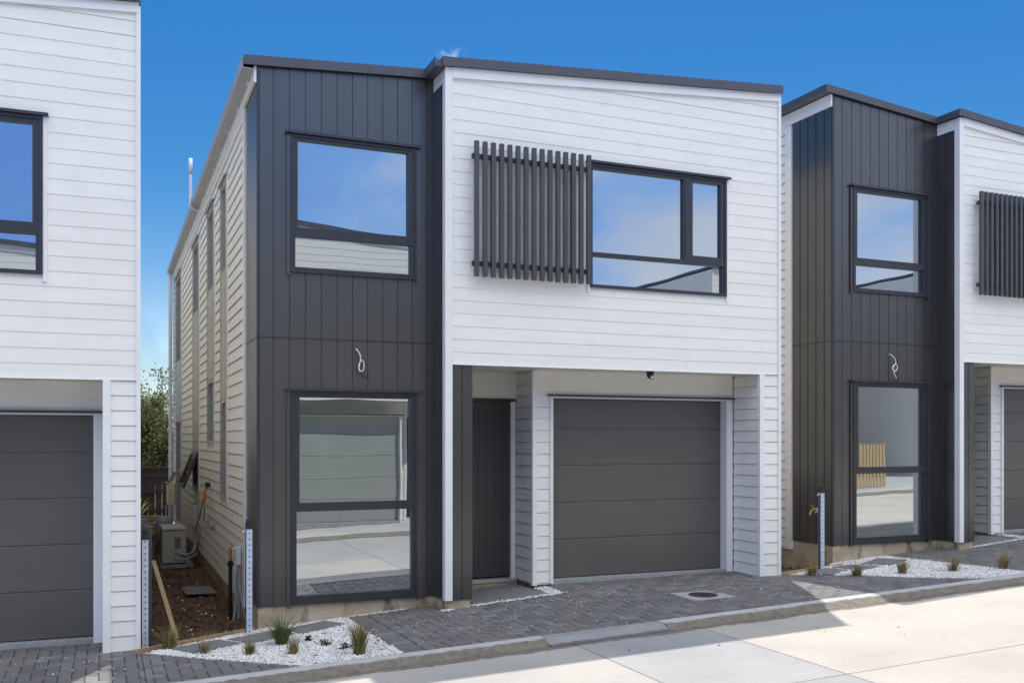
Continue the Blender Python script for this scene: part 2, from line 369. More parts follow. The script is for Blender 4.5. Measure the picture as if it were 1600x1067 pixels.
# ------------------------------------------------------------------ boards
PITCH = .1347; PHASE = 2.397
def clip_poly(poly, fn):            # keep fn(p) >= 0
    out = []
    for i, p in enumerate(poly):
        q = poly[(i + 1) % len(poly)]; a, b = fn(p), fn(q)
        if a >= 0: out.append(p)
        if (a >= 0) != (b >= 0):
            t = a / (a - b); out.append((p[0] + (q[0] - p[0]) * t, p[1] + (q[1] - p[1]) * t))
    return out
def weatherboards(mb, O, U, Nn, s0, s1, z0, z1, holes=(), top=None, proud=0., lip=.0042, slot=0.):
    O, U, Nn = Vector(O), Vector(U), Vector(Nn)
    def P(s, z, d): return O + U * s + Vector((0, 0, z)) + Nn * (d + proud)
    k0 = math.floor((z0 - PHASE) / PITCH); k1 = math.ceil((z1 - PHASE) / PITCH)
    for k in range(k0, k1 + 1):
        zb = PHASE + k * PITCH; zt = zb + PITCH
        dz = lambda z: .003 + lip * (zt - z) / PITCH; ztop = zt - slot
        a, b = max(zb, z0), min(zt, z1)
        if b - a < 1e-4: continue
        cuts = sorted({a, b, *([ztop] if slot and a < ztop < b else []), *[z for h in holes for z in (h[2], h[3]) if a < z < b]})
        for c0, c1 in zip(cuts, cuts[1:]):
            zm = (c0 + c1) / 2; iv = [(s0, s1)]
            for h in holes:
                if h[2] < zm < h[3]:
                    iv = [q for (p0, p1) in iv for q in ((p0, min(p1, h[0])), (max(p0, h[1]), p1)) if q[1] - q[0] > 1e-4]
            for p0, p1 in iv:
                poly = [(p0, c0), (p1, c0), (p1, c1), (p0, c1)]
                if top: poly = clip_poly(poly, lambda q: top(q[0]) - q[1])
                if len(poly) < 3: continue
                pts = [P(s, z, dz(z) if not slot or zm < ztop else -.012) for s, z in poly]
                if U.cross(Vector((0, 0, 1))).dot(Nn) < 0: pts.reverse()
                mb.face(pts)
                if abs(c0 - zb) < 1e-5 and (not top or (top(p0) > c0 and top(p1) > c0)):
                    q = [P(p0, zb, .003 if not slot else -.012), P(p1, zb, .003 if not slot else -.012), P(p1, zb, .003 + lip), P(p0, zb, .003 + lip)]
                    if U.cross(Vector((0, 0, 1))).dot(Nn) < 0: q.reverse()
                    mb.face(q)
def grooved(mb, O, U, Nn, s0, s1, z0, z1, grooves, holes=(), top=None, gw=.009, gd=.009):
    """vertical panels with V grooves"""
    O, U, Nn = Vector(O), Vector(U), Vector(Nn); flip = U.cross(Vector((0, 0, 1))).dot(Nn) < 0
    def P(s, z, d): return O + U * s + Vector((0, 0, z)) + Nn * d
    prof = [(s0, 0.)]
    for g in sorted(grooves):
        if s0 + .02 < g < s1 - .02: prof += [(g - gw / 2, 0.), (g - gw / 5, -gd), (g + gw / 5, -gd), (g + gw / 2, 0.)]
    prof.append((s1, 0.))
    hs = sorted({h[0] for h in holes} | {h[1] for h in holes})
    for h in hs:
        for i in range(len(prof) - 1):
            if prof[i][0] < h < prof[i + 1][0]:
                t = (h - prof[i][0]) / (prof[i + 1][0] - prof[i][0]); prof.insert(i + 1, (h, prof[i][1] + t * (prof[i + 1][1] - prof[i][1]))); break
    for (a, da), (b, db) in zip(prof, prof[1:]):
        sm = (a + b) / 2; iv = [(z0, None)]
        ivs = [[z0, 'top']]
        segs = [(z0, 'T')]
        hh = sorted([h for h in holes if h[0] < sm < h[1]], key=lambda h: h[2]); lo = z0; parts = []
        for h in hh: parts.append((lo, h[2], h[2])); lo = h[3]
        za, zb = (top(a), top(b)) if top else (z1, z1)
        parts.append((lo, za, zb))
        for l, ta, tb in parts:
            if min(ta, tb) - l < 1e-4: continue
            q = [P(a, l, da), P(b, l, db), P(b, tb, db), P(a, ta, da)]
            if flip: q.reverse()
            mb.face(q)

# ------------------------------------------------------------------ windows
def window(parent, O, U, Nn, o, bars, panes, fmat, flash=.045, depth=.035, facing=None, name='window', flashmat=None):
    """o: outer (s0,s1,z0,z1); panes: list of glass rectangles; bars fill whatever lies between panes"""
    O, U, Nn = Vector(O), Vector(U), Vector(Nn); Zv = Vector((0, 0, 1))
    def bx(mb, s0, s1, z0, z1, d0, d1):
        mb.obox(O + U * (s0 + s1) / 2 + Zv * (z0 + z1) / 2 + Nn * (d0 + d1) / 2, U * (s1 - s0) / 2, Nn * (d1 - d0) / 2, Zv * (z1 - z0) / 2)
    mb = MB(); s0, s1, z0, z1 = o; t = .028
    bx(mb, s0, s0 + t, z0, z1, -.08, depth); bx(mb, s1 - t, s1, z0, z1, -.08, depth)
    bx(mb, s0 + t, s1 - t, z0, z0 + t, -.08, depth - .001); bx(mb, s0 + t, s1 - t, z1 - t, z1, -.08, depth - .001)
    for b in bars: bx(mb, *b, -.06, depth - .006)
    for (a, b, c, d) in panes:          # sash round each pane
        lo, hi, bo, to = [next(v) for v in (iter([_near(a, s0 + t, bars, 0, (c + d) / 2)]), iter([_near(b, s1 - t, bars, 1, (c + d) / 2)]),
                                            iter([_nearz(c, z0 + t, bars, 0, (a + b) / 2)]), iter([_nearz(d, z1 - t, bars, 1, (a + b) / 2)]))]
        dd = depth - .012
        if a - lo > .002: bx(mb, lo, a, bo, to, -.04, dd)
        if hi - b > .002: bx(mb, b, hi, bo, to, -.04, dd)
        if c - bo > .002: bx(mb, a, b, bo, c, -.04, dd - .001)
        if to - d > .002: bx(mb, a, b, d, to, -.04, dd - .001)
    fo = mb.build(name, fmat, parent)
    for (a, b, c, d) in panes:
        g = MB(); q = [O + U * a + Zv * c - Nn * .012, O + U * b + Zv * c - Nn * .012, O + U * b + Zv * d - Nn * .012, O + U * a + Zv * d - Nn * .012]
        if U.cross(Zv).dot(Nn) < 0: q.reverse()
        g.face(q); g.build('pane', M['glass'], fo)
    if flash:
        h = MB(); bx(h, s0 - flash, s1 + flash, z1 + .012, z1 + .028, 0, .062); bx(h, s0 - flash, s1 + flash, z1 + .002, z1 + .012, .050, .062)
        h.build('head_flashing', flashmat or fmat, fo)
    if facing:
        wd, mt, drop = facing
        for a, b in ((s0 - wd, s0 - .001), (s1 + .001, s1 + wd)):
            h = MB(); bx(h, a, b, z0 - drop, z1 + .001, -.01, .024); h.build('facing', mt, fo)
    return fo
def _near(v, edge, bars, right, zm):
    best = edge
    for (p0, p1, q0, q1) in bars:
        if q0 < zm < q1:
            if not right and p1 <= v + 1e-6 and p1 > best: best = p1
            if right and p0 >= v - 1e-6 and p0 < best: best = p0
    return best
def _nearz(v, edge, bars, up, sm):
    best = edge
    for (p0, p1, q0, q1) in bars:
        if p0 < sm < p1:
            if not up and q1 <= v + 1e-6 and q1 > best: best = q1
            if up and q0 >= v - 1e-6 and q0 < best: best = q0
    return best

# ------------------------------------------------------------------ the house (front upper facade in the plane y = 0)
def zr_low_left(x): return 5.42 + .0735 * (x + 3.56)      # top of the roof sheet, falling to a gutter on the left
def zr_high_left(x): return 5.98 - .088 * (x + 3.44)      # the right house's roof rises to the left instead
YD, YG, DEP = .365, .54, 13.2
XL, XW, XR = -3.43, -1.5, 2.70
def boxes(name, mat, parent, bl, bevel=0):
    for b in bl:
        mb = MB(); mb.box(*b); o = mb.build(name, mat, parent, bevel=bevel)
def make_house(high=False):
    zr = zr_high_left if high else zr_low_left
    h = thing('house', 'x', 'house')
    fr = dict(O=(0, 0, 0), U=(1, 0, 0), Nn=(0, -1, 0))
    # ---- white upper facade with its window hole
    wo = (.11, 1.92, 3.30, 4.672)
    roofline = lambda s: zr(s) - .12
    mb = MB(); weatherboards(mb, s0=XW, s1=XR - .022, z0=2.397, z1=6, holes=[wo], top=roofline, **fr)
    weatherboards(mb, s0=2.466, s1=XR - .022, z0=-.042, z1=2.397, lip=.008, slot=.004, **fr)
    mb.face([(XW, -.020, 2.397), (XW, .05, 2.397), (XR, .05, 2.397), (XR, -.020, 2.397)])
    f = mb.build('front_wall', M['weatherboard'], h)
    # ---- garage wall, entry side wall, pillar return, entry transom
    mb = MB(); go = (-.12, 2.35, -.1, 2.10)
    weatherboards(mb, (0, YG, 0), (1, 0, 0), (0, -1, 0), -.318 + .03, 2.40, -.045, 2.10, [go], lip=.008, slot=.004)
    weatherboards(mb, (0, YG, 0), (1, 0, 0), (0, -1, 0), -.318 + .03, 2.40, 2.10, 2.41)
    weatherboards(mb, (-.318, YG, 0), (0, -1, 0), (-1, 0, 0), -.56, -.03, -.045, 2.41, lip=.010, slot=.006)
    weatherboards(mb, (2.423, 0, 0), (0, -1, 0), (-1, 0, 0), -YG + .02, -.026, -.042, 2.41, lip=.010, slot=.005)
    weatherboards(mb, (0, 1.05, 0), (1, 0, 0), (0, -1, 0), -1.27, -.318, 2.10, 2.41)
    mb.build('entry_wall', M['weatherboard'], h)
    # ---- corner and edge trims
    boxes('corner_trim', M['trim'], h, [(XW - .08, XW, -.026, .06, -.058, zr(XW) - .09), (2.40, 2.466, -.027, .03, -.046, 2.396), (XR - .022, XR + .014, -.027, .03, -.046, zr(XR) - .12),
        (-.345, -.288, YG - .028, YG + .03, -.05, 2.405), (2.385, 2.402, YG - .022, YG - .002, -.045, 2.405)])
    mb = MB()                                                          # raking board under the barge
    for (xa, xb) in ((XW, XR),):
        mb.hexa([(xa, -.030, zr(xa) - .195), (xb, -.030, zr(xb) - .175), (xb, -.004, zr(xb) - .175), (xa, -.004, zr(xa) - .195),
                 (xa, -.030, zr(xa) - .086), (xb, -.030, zr(xb) - .086), (xb, -.004, zr(xb) - .086), (xa, -.004, zr(xa) - .086)])
    mb.build('raking_board', M['trim'], h)
    boxes('return_fascia', M['trim'], h, [(XW - .082, XW - .001, .061, YD - .01, zr(XW) - .24, zr(XW) - .09)])
    # ---- soffit over entry and garage, with small vents
    mb = MB(); mb.box(-1.27, 2.42, .05, 1.05, 2.412, 2.43); so_ = mb.build('soffit', M['weatherboard'], h)
    boxes('vent_slot', M['black'], so_, [(x, x + .03, .052, .062, 2.403, 2.4115) for x in np.arange(-.2, 2.3, .24)])
    mb = MB(); mb.tube([(-.75, .55, 2.405), (-.75, .55, 2.4115)], .05, 16); mb.build('downlight', M['trim'], so_)
    # ---- charcoal box: front and side
    uo = (-3.105, -1.775, 3.31, 4.705); lo = (-3.105, -1.768, -.045, 2.105)
    gx = [-3.27 + .1615 * i for i in range(11)]
    mb = MB(); rl = lambda s: zr(s) - .07
    grooved(mb, (0, YD, 0), (1, 0, 0), (0, -1, 0), XL, XW - .07, -.06, 2.64, gx, [(lo[0], lo[1], lo[2], lo[3])])
    grooved(mb, (0, YD, 0), (1, 0, 0), (0, -1, 0), XL, XW - .07, 2.652, 6, gx, [uo], rl)
    gy = [-YD - .16 * i for i in range(1, 6)]
    grooved(mb, (XL, 0, 0), (0, -1, 0), (-1, 0, 0), -1.16, -YD, -.06, 2.64, gy, gw=.016, gd=.02)
    grooved(mb, (XL, 0, 0), (0, -1, 0), (-1, 0, 0), -1.16, -YD, 2.652, zr(XL) - .12, gy, gw=.016, gd=.02)
    grooved(mb, (XW - .08, 0, 0), (0, -1, 0), (-1, 0, 0), -YD, -.06, -.06, zr(XW) - .12, [-.21])
    # dark pier between the box and the door, under the upper facade
    grooved(mb, (0, .004, 0), (1, 0, 0), (0, -1, 0), XW, -1.268, -.055, 2.396, [-1.385])
    grooved(mb, (-1.268, 0, 0), (0, 1, 0), (1, 0, 0), .004, 1.05, -.055, 2.41, [.17 * i for i in range(1, 6)])
    mb.face([(XL, YD, -.06), (XL, 1.16, -.06), (XW, 1.16, -.06), (XW, YD, -.06)])
    cl = mb.build('cladding', M['cladding'], h); cl['label'] = 'charcoal vertical board cladding'
    mb = MB()
    mb.box(XL - .006, XW - .075, YD - .007, YD + .01, 2.640, 2.652); mb.box(XL - .007, XL + .01, YD + .0101, 1.16, 2.640, 2.652)
    mb.box(XL - .004, XL + .03, YD - .004, YD + .03, -.062, 2.639); mb.box(XL - .004, XL + .03, YD - .004, YD + .03, 2.653, zr(XL) - .13)
    mb.build('joint_flashing', M['frame'], cl)
    # ---- left side wall
    holes = [(-3.45, -2.81, .85, 4.86), (-5.23, -4.32, 1.55, 4.90), (-7.80, -6.70, .80, 4.88), (-12.2, -10.7, -.15, 5.0)]
    mb = MB(); weatherboards(mb, (XL, 0, 0), (0, -1, 0), (-1, 0, 0), -DEP + .08, -1.286, -.19, zr(XL) - .13, holes, lip=.013, slot=.016)
    mb.build('side_wall', M['weatherboard'], h)
    zs = zr(XL) - .085
    boxes('side_trim', M['trim'], h, [(XL - .024, XL + .02, 1.162, 1.285, -.19, zs - .165), (XL - .024, XL + .02, DEP - .08, DEP, -.19, zs - .165)])
    boxes('side_fascia', M['trim'], h, [(XL - .030, XL - .0055, YD - .001, DEP, zs - .16, zs)])
    S = dict(O=(XL, 0, 0), U=(0, -1, 0), Nn=(-1, 0, 0))
    fc = (.05, M['trim'], .05)
    for (a, b, c, d), split in zip(holes, (((3.72, 4.86), (.85, 2.13), 'A'), ((3.72, 4.90), (1.55, 2.47), 'B'), ((3.70, 4.88), (.80, 1.41), 'C'), ((3.2, 5.0), (-.15, 2.02), 'D'))):
        up, dn, tg = split
        wn = window(h, o=(a, b, c, d), bars=[(a + .028, b - .028, dn[1], up[0])],
                    panes=[(a + .06, b - .06, up[0] + .04, up[1] - .06), (a + .06, b - .06, dn[0] + .05, dn[1] - .05)], fmat=M['panel'], flash=.05, facing=fc, **S)
    # ---- other walls
    mb = MB(); weatherboards(mb, (XR, 0, 0), (0, 1, 0), (1, 0, 0), .03, DEP, -.2, zr(XR) - .1)
    mb.build('far_side_wall', M['weatherboard'], h)
    mb = MB(); weatherboards(mb, (0, DEP, 0), (-1, 0, 0), (0, 1, 0), -XR, -XL, -.2, 6, top=lambda s: zr(-s) - .1)
    mb.build('rear_wall', M['weatherboard'], h)
    # ---- foundation
    mb = MB()
    mb.box(XL + .012, XW + .2, YD + .012, DEP - .02, -.75, -.061); mb.box(XW - .07, -1.29, .02, YD + .0115, -.75, -.0585)
    mb.box(-1.2895, -.33, 1.0, 1.2, -.75, -.03); mb.box(-.30, XR - .02, YG + .115, DEP - .03, -.75, -.003)
    mb.box(-.28, -.13, YG + .02, YG + .1145, -.75, -.046); mb.box(2.44, XR - .02, .03, YG + .11, -.75, -.048)
    mb.build('foundation', M['foundation'], h)
    # ---- roof, barge, gutters
    mb = MB()
    def slab(x0, x1, y0, y1, th):
        mb.hexa([(x0, y0, zr(x0) - th), (x1, y0, zr(x1) - th), (x1, y1, zr(x1) - th), (x0, y1, zr(x0) - th), (x0, y0, zr(x0)), (x1, y0, zr(x1)), (x1, y1, zr(x1)), (x0, y1, zr(x0))])
    slab(XL - .13, XR + .012, YD - .03, DEP + .08, .05); slab(XW - .12, XR + .012, -.05, YD - .0301, .05)
    rf = mb.build('roof', M['roof'], h)
    mb = MB()
    def barge(x0, x1, y0, y1, dz=.088, lift=.006):
        mb.hexa([(x0, y0, zr(x0) - dz), (x1, y0, zr(x1) - dz), (x1, y1, zr(x1) - dz), (x0, y1, zr(x0) - dz), (x0, y0, zr(x0) + lift), (x1, y0, zr(x1) + lift), (x1, y1, zr(x1) + lift), (x0, y1, zr(x0) + lift)])
    barge(XL - .135, XW - .115, YD - .045, YD - .030); barge(XW - .12, XR + .014, -.066, -.0501)
    mb.build('barge_cap', M['roof'], rf)
    zg = zr(XL - .13)
    if not high:
        mb = MB()
        mb.box(XL - .145, XL - .135, YD - .02, DEP + .06, zg - .12, zg - .005); mb.box(XL - .135, XL - .031, YD - .02, DEP + .06, zg - .12, zg - .11)
        gt = mb.build('gutter', M['gutter'], h)
        boxes('bracket', M['trim'], gt, [(XL - .055, XL - .032, y, y + .03, zg - .15, zg - .1205) for y in np.arange(.7, DEP, .85)])
        mb = MB()                                                          # short gutter end of the projecting upper box
        xg = XW - .12; zg2 = zr(xg)
        mb.box(xg - .075, xg - .066, -.04, YD - .04, zg2 - .10, zg2 - .004); mb.box(xg - .0659, xg + .038, -.04, YD - .04, zg2 - .10, zg2 - .092)
        mb.box(xg - .064, xg + .03, -.046, -.0405, zg2 - .098, zg2 - .03)
        mb.build('gutter', M['roof'], h)
    else:                                                              # high verge: dark barge cap down the side
        mb = MB(); mb.box(XL - .145, XL - .131, YD - .044, DEP + .08, zg - .09, zg + .006); mb.box(XL - .1309, XL - .031, YD - .04, DEP + .08, zg - .089, zg - .08)
        mb.box(XW - .128, XW - .1201, -.066, YD - .046, zr(XW) - .088, zr(XW) + .006); mb.build('verge_cap', M['roof'], rf)
    mb = MB()
    mb.tube([(XL - .09, DEP - .16, zg - .12), (XL - .09, DEP - .16, -.25)], .04, 12)
    for z in (1.0, 2.8, 4.4): mb.tube([(XL - .09, DEP - .16, z), (XL - .09, DEP - .16, z + .05)], .046, 12)
    mb.build('downpipe', M['pvc'], h)
    # ---- windows on the front
    D = dict(O=(0, YD, 0), U=(1, 0, 0), Nn=(0, -1, 0)); dfc = (.035, M['cladding'], .03)
    window(h, o=uo, bars=[(uo[0] + .028, uo[1] - .028, 3.672, 3.735)], panes=[(-3.03, -1.873, 3.766, 4.65), (-3.054, -1.847, 3.364, 3.670)], fmat=M['frame'], facing=dfc, **D)
    window(h, o=lo, bars=[(lo[0] + .028, lo[1] - .028, .887, .945)], panes=[(-3.012, -1.8485, .973, 2.045), (-3.041, -1.83, .03, .885)], fmat=M['frame'], facing=dfc, **D)
    window(h, o=wo, bars=[(1.345, 1.395, 3.694, wo[3] - .028), (wo[0] + .028, wo[1] - .028, 3.650, 3.692)],
           panes=[(.14, 1.324, 3.694, 4.618), (1.452, 1.839, 3.75, 4.607), (.14, 1.864, 3.336, 3.648)], fmat=M['frame'], facing=(.03, M['trim'], .06), **fr)
    # ---- slat screen
    mb = MB()
    for z in (3.43, 4.55): mb.box(-1.30, .085, -.0845, -.05, z, z + .05)
    for x in (-1.285 + 2 * 1.314 / 14, -1.285 + 12 * 1.314 / 14): mb.box(x + .008, x + .038, -.0700, -.0500, 3.4801, 4.5499)
    sc = mb.build('slat_screen', M['frame'], h); st = (1.36 - .046) / 14
    boxes('slat', M['slat'], sc, [(-1.285 + i * st, -1.285 + i * st + .046, -.124, -.085, 3.315, 4.725) for i in range(15)])
    boxes('bracket', M['frame'], sc, [(x, x + .04, -.0499, -.008, z + .005, z + .045) for z in (3.43, 4.55) for x in (-1.15, -.6, 0.)])
    # ---- garage door
    mb = MB(); seams = [2.092, 1.745, 1.312, .879, .449, .004]
    for a, b in zip(seams, seams[1:]): mb.box(-.085, 2.305, YG + .10, YG + .14, b + .005, a - .004)
    mb.box(-.085, 2.305, YG + .108, YG + .139, .002, 2.093)
    gd = mb.build('garage_door', M['garage'], h, bevel=.004)
    mb = MB()
    mb.box(-.122, -.0855, YG - .03, YG + .135, -.04, 2.0935); mb.box(2.3055, 2.385, YG - .03, YG + .135, -.04, 2.0935); mb.box(-.122, 2.385, YG - .03, YG + .135, 2.094, 2.118)
    mb.build('jamb', M['trim'], gd)
    mb = MB(); mb.box(-.155, 2.40, YG - .065, YG - .002, 2.123, 2.134); mb.box(-.155, 2.40, YG - .065, YG - .058, 2.112, 2.1229); mb.build('head_flashing', M['frame'], gd)
    mb = MB(); mb.box(-.10, 2.33, YG - .02, YG + .145, -.11, -.002); mb.build('sill', M['greycon'], gd)
    # ---- front door
    mb = MB(); dx0, dx1 = -1.262, -.40
    mb.box(dx0 + .05, dx1, 1.07, 1.11, .0, 2.06)
    xs = np.linspace(dx0 + .17, dx1 - .10, 7)
    for a, b in zip(xs, xs[1:]): mb.box(a + .006, b - .006, 1.064, 1.0699, .12, 1.96)
    mb.box(dx0 + .05, dx0 + .16, 1.063, 1.0698, .0, 2.06); mb.box(dx1 - .09, dx1, 1.063, 1.0698, .0, 2.06)
    mb.box(dx0 + .161, dx1 - .091, 1.063, 1.0698, 1.97, 2.06); mb.box(dx0 + .161, dx1 - .091, 1.063, 1.0698, .0, .11)
    fd = mb.build('front_door', M['door'], h)
    mb = MB(); mb.box(dx0 - .005, dx0 + .049, 1.03, 1.115, -.02, 2.10); mb.box(dx0 + .0491, -.34, 1.03, 1.115, 2.063, 2.10); mb.build('door_frame', M['frame'], fd)
    mb = MB(); mb.box(dx1 + .002, -.342, 1.02, 1.115, -.02, 2.062); mb.build('jamb', M['trim'], fd)
    mb = MB(); mb.box(dx0 + .01, -.345, .99, 1.12, -.06, -.0205); mb.build('sill', M['alu'], fd)
    return h

HG = 'row of matching two storey houses'
OG = 'houses across the street seen only in the window glass'
house = make_house()
tag(house, 'middle house of the row, standing whole between the two cut off by the frame', 'house', HG)
def place(x, y, z, rz, label, group):
    o = copy_tree(house); o.location = (x, y, z); o.rotation_euler = (0, 0, rz); tag(o, label, 'house', group); return o
HR = make_house(True); HR.location = (7.4436, .2097, .2742); HR.rotation_euler = (0, 0, .0079)
tag(HR, 'house behind the right hand gravel bed with its charcoal side wall in view', 'house', HG)
HL = place(-7.2434, -.1078, -.2494, -.0221, 'nearest house, its white corner and garage door cut off at the left edge', HG)
for (x, y, z, t) in ((-5.95, -11.7, -.30, 'set back house across the street mirrored in the leftmost upper window'), (.55, -8.36, -.02, 'house across the street mirrored in the middle house tall ground floor window'),
                     (12.7, -11.9, .35, 'house across the street mirrored in the right house windows'), (20.0, -10.2, .65, 'farthest house across the street beyond the picket fence')):
    op = place(x, y, z, math.pi, t, OG)
    for ch in op.children:
        if ch.name.split('.')[0] == 'garage_door':
            ch.location.y = -.40; ch.data = ch.data.copy(); ch.data.materials[0] = M['palegarage']; ch['label'] = 'pale grey green sectional garage door'

# ------------------------------------------------------------------ ground, road, kerb
def grid_sheet(name, x0, x1, y0, y1, nx, ny, fz, mat):
    xs = np.linspace(x0, x1, nx + 1); ys = np.linspace(y0, y1, ny + 1)
    V = np.array([(x, y, fz(x, y)) for y in ys for x in xs]); a = np.arange(nx * ny); i = a // nx * (nx + 1) + a % nx
    return np_mesh(name, V, np.stack([i, i + 1, i + nx + 2, i + nx + 1], 1), mat)
tag(grid_sheet('ground', -900, 900, -900, 900, 180, 20, lambda x, y: K(x) - .62, M['ground']), 'bare ground under and around the houses', kind='structure')

mb = MB(); xb = [-42, -16, -11.3, -6.3, -1.05, .25, 5.4, 10.6, 16, 21, 42]; yb = [-6.7, -3.86, -1.86]
WARM = (.42, .395, .355); GREY = (.335, .335, .335)
def tint(i, j):
    if j == 0 and i <= 4: return (.32, .32, .32)
    if i == 4: return (.335, .333, .335) if j else GREY
    if i < 4: return (.385, .37, .345)
    return WARM
for i in range(len(xb) - 1):
    for j in range(2):
        x0, x1, y0, y1 = xb[i] + .004, xb[i + 1] - .004, yb[j] + .004, yb[j + 1] - .004
        n = 4
        for k in range(n):
            a = x0 + (x1 - x0) * k / n; b = x0 + (x1 - x0) * (k + 1) / n
            mb.face([(a, y0, RD(a)), (b, y0, RD(b)), (b, y1, RD(b)), (a, y1, RD(a))], tint(i, j))
tag(mb.build('road', M['road']), 'pale concrete shared driveway road in front of the houses', kind='structure')
mb = MB()
for a, b in zip(range(-42, 42, 2), range(-40, 44, 2)): mb.face([(a, -6.75, RD(a) - .006), (b, -6.75, RD(b) - .006), (b, -1.8, RD(b) - .006), (a, -1.8, RD(a) - .006)])
tag(mb.build('road_joint', M['joint']), 'dark joints between the concrete road slabs', kind='structure')

def kerb_run(x0, x1, mat, prof, step=.5):
    mb = MB(); n = max(1, int((x1 - x0) / step)); xs = np.linspace(x0, x1, n + 1)
    for a, b in zip(xs, xs[1:]):
        for (y0, z0), (y1, z1) in zip(prof, prof[1:]):
            mb.face([(a, y0, K(a) + z0), (a, y1, K(a) + z1), (b, y1, K(b) + z1), (b, y0, K(b) + z0)])
    for x in (x0, x1): mb.face([(x, y, K(x) + z) for y, z in prof])
    return tag(mb.build('kerb', mat), 'low concrete kerb along the road edge', kind='structure')
PF = [(-1.70, -.3), (-1.70, .004), (-1.815, .002), (-1.835, -.006), (-1.905, -.040), (-1.93, -.047), (-1.93, -.3)]
PC = [(-1.70, -.3), (-1.70, .002), (-1.80, .000), (-1.87, -.028), (-1.95, -.044), (-1.95, -.3)]
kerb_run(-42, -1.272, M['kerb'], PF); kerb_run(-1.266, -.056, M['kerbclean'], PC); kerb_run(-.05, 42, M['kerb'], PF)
# far kerb and aprons across the road
mb = MB()
for a, b in zip(range(-42, 42, 2), range(-40, 44, 2)):
    p = [(-6.68, -.3), (-6.68, -.04), (-6.8, .0), (-6.95, .0), (-6.95, -.3)]
    for (y0, z0), (y1, z1) in zip(p, p[1:]): mb.face([(a, y0, K(a) + z0), (b, y0, K(b) + z0), (b, y1, K(b) + z1), (a, y1, K(a) + z1)])
tag(mb.build('kerb', M['kerb']), 'low concrete kerb on the far side of the road', kind='structure')
tag(grid_sheet('forecourt', -42, 42, -12.5, -6.95, 84, 4, lambda x, y: K(x) - .012, M['apron']), 'grey paved forecourt across the road', kind='structure')

# ------------------------------------------------------------------ herringbone paving, each paver modelled
def convex_clip(poly, region):
    n = len(region)
    for i in range(n):
        (ax, ay), (bx_, by_) = region[i], region[(i + 1) % n]
        poly = clip_poly(poly, lambda p: (bx_ - ax) * (p[1] - ay) - (by_ - ay) * (p[0] - ax))
        if len(poly) < 3: return []
    return poly
def area2(p): return abs(sum(p[i][0] * p[(i + 1) % len(p)][1] - p[(i + 1) % len(p)][0] * p[i][1] for i in range(len(p)))) / 2
def paving(regions, label, ox=0., oy=0., border=None):
    mb = MB(); base = MB(); u = .1; gap = .007; ch = .008
    def brick(poly):
        if area2(poly) < .0012: return
        cx = sum(p[0] for p in poly) / len(poly); cy = sum(p[1] for p in poly) / len(poly)
        dz = random.uniform(-.0025, .0025); tx = random.uniform(-.012, .012); ty = random.uniform(-.012, .012)
        def sh(p, d):
            v = Vector((p[0] - cx, p[1] - cy)); l = v.length; k = max(0, (l - d * 1.3) / l) if l > 1e-6 else 1; return (cx + v.x * k, cy + v.y * k)
        rings = []
        for d, z in ((gap / 2, -.03), (gap / 2, -ch), (gap / 2 + ch, 0)):
            rings.append([(*q, G(*q) + z + dz + tx * (q[0] - cx) + ty * (q[1] - cy)) for q in (sh(p, d) for p in poly)])
        i = len(mb.v); n = len(poly)
        for r_ in rings: mb.v.extend(r_)
        mb.f.append(tuple(i + 2 * n + k for k in range(n))); mb.c.append(None)
        for r_ in range(2):
            for k in range(n):
                j = (k + 1) % n; mb.f.append((i + r_ * n + k, i + r_ * n + j, i + (r_ + 1) * n + j, i + (r_ + 1) * n + k)); mb.c.append(None)
    for region in regions:
        xs = [p[0] for p in region]; ys = [p[1] for p in region]
        i0, i1 = int((min(xs) - ox) / u) - 4, int((max(xs) - ox) / u) + 4; j0, j1 = int((min(ys) - oy) / u) - 4, int((max(ys) - oy) / u) + 4
        for i in range(i0, i1):
            for j in range(j0, j1):
                m_ = (i - j) % 4
                if m_ == 0: r_ = (i, j, i + 2, j + 1)
                elif m_ == 3: r_ = (i, j, i + 1, j + 2)
                else: continue
                x0, y0, x1, y1 = ox + r_[0] * u, oy + r_[1] * u, ox + r_[2] * u, oy + r_[3] * u
                p = convex_clip([(x0, y0), (x1, y0), (x1, y1), (x0, y1)], region)
                if p: brick(p)
        nx = max(2, int((max(xs) - min(xs)) / .25)); ny = max(2, int((max(ys) - min(ys)) / .25))
        gx_ = np.linspace(min(xs), max(xs), nx + 1); gy_ = np.linspace(min(ys), max(ys), ny + 1)
        for a, b in zip(gx_, gx_[1:]):
            for c, d in zip(gy_, gy_[1:]):
                p = convex_clip([(a, c), (b, c), (b, d), (a, d)], region)
                if p: base.face([(x, y, G(x, y) - .009) for x, y in p])
    if border:
        for (x0, x1, y0, y1, horiz) in border:
            if horiz:
                for k in range(int(round((y1 - y0) / u))): brick([(x0, y0 + k * u), (x1, y0 + k * u), (x1, y0 + (k + 1) * u), (x0, y0 + (k + 1) * u)])
    tag(mb.build('driveway', M['paver']), label, kind='structure')
    tag(base.build('paving_sand', M['joint']), 'dark jointing sand between the pavers', kind='structure')
DX = 7.44; DY = .21
paving([[(-2.31, -1.70), (2.70, -1.70), (2.70, .64), (-2.31, .64)], [(2.70, -1.70), (4.24, -1.70), (2.70, -.02)]],
       'charcoal herringbone paving in front of the middle garage', border=[(-2.51, -2.31, -1.70, .40, True)])
paving([[(-4.53, -1.70), (-3.34, -1.70), (-4.53, -.32)], [(-11.0, -1.70), (-4.53, -1.70), (-4.53, .42), (-11.0, .42)]], 'charcoal herringbone paving in front of the nearest garage', ox=.03)
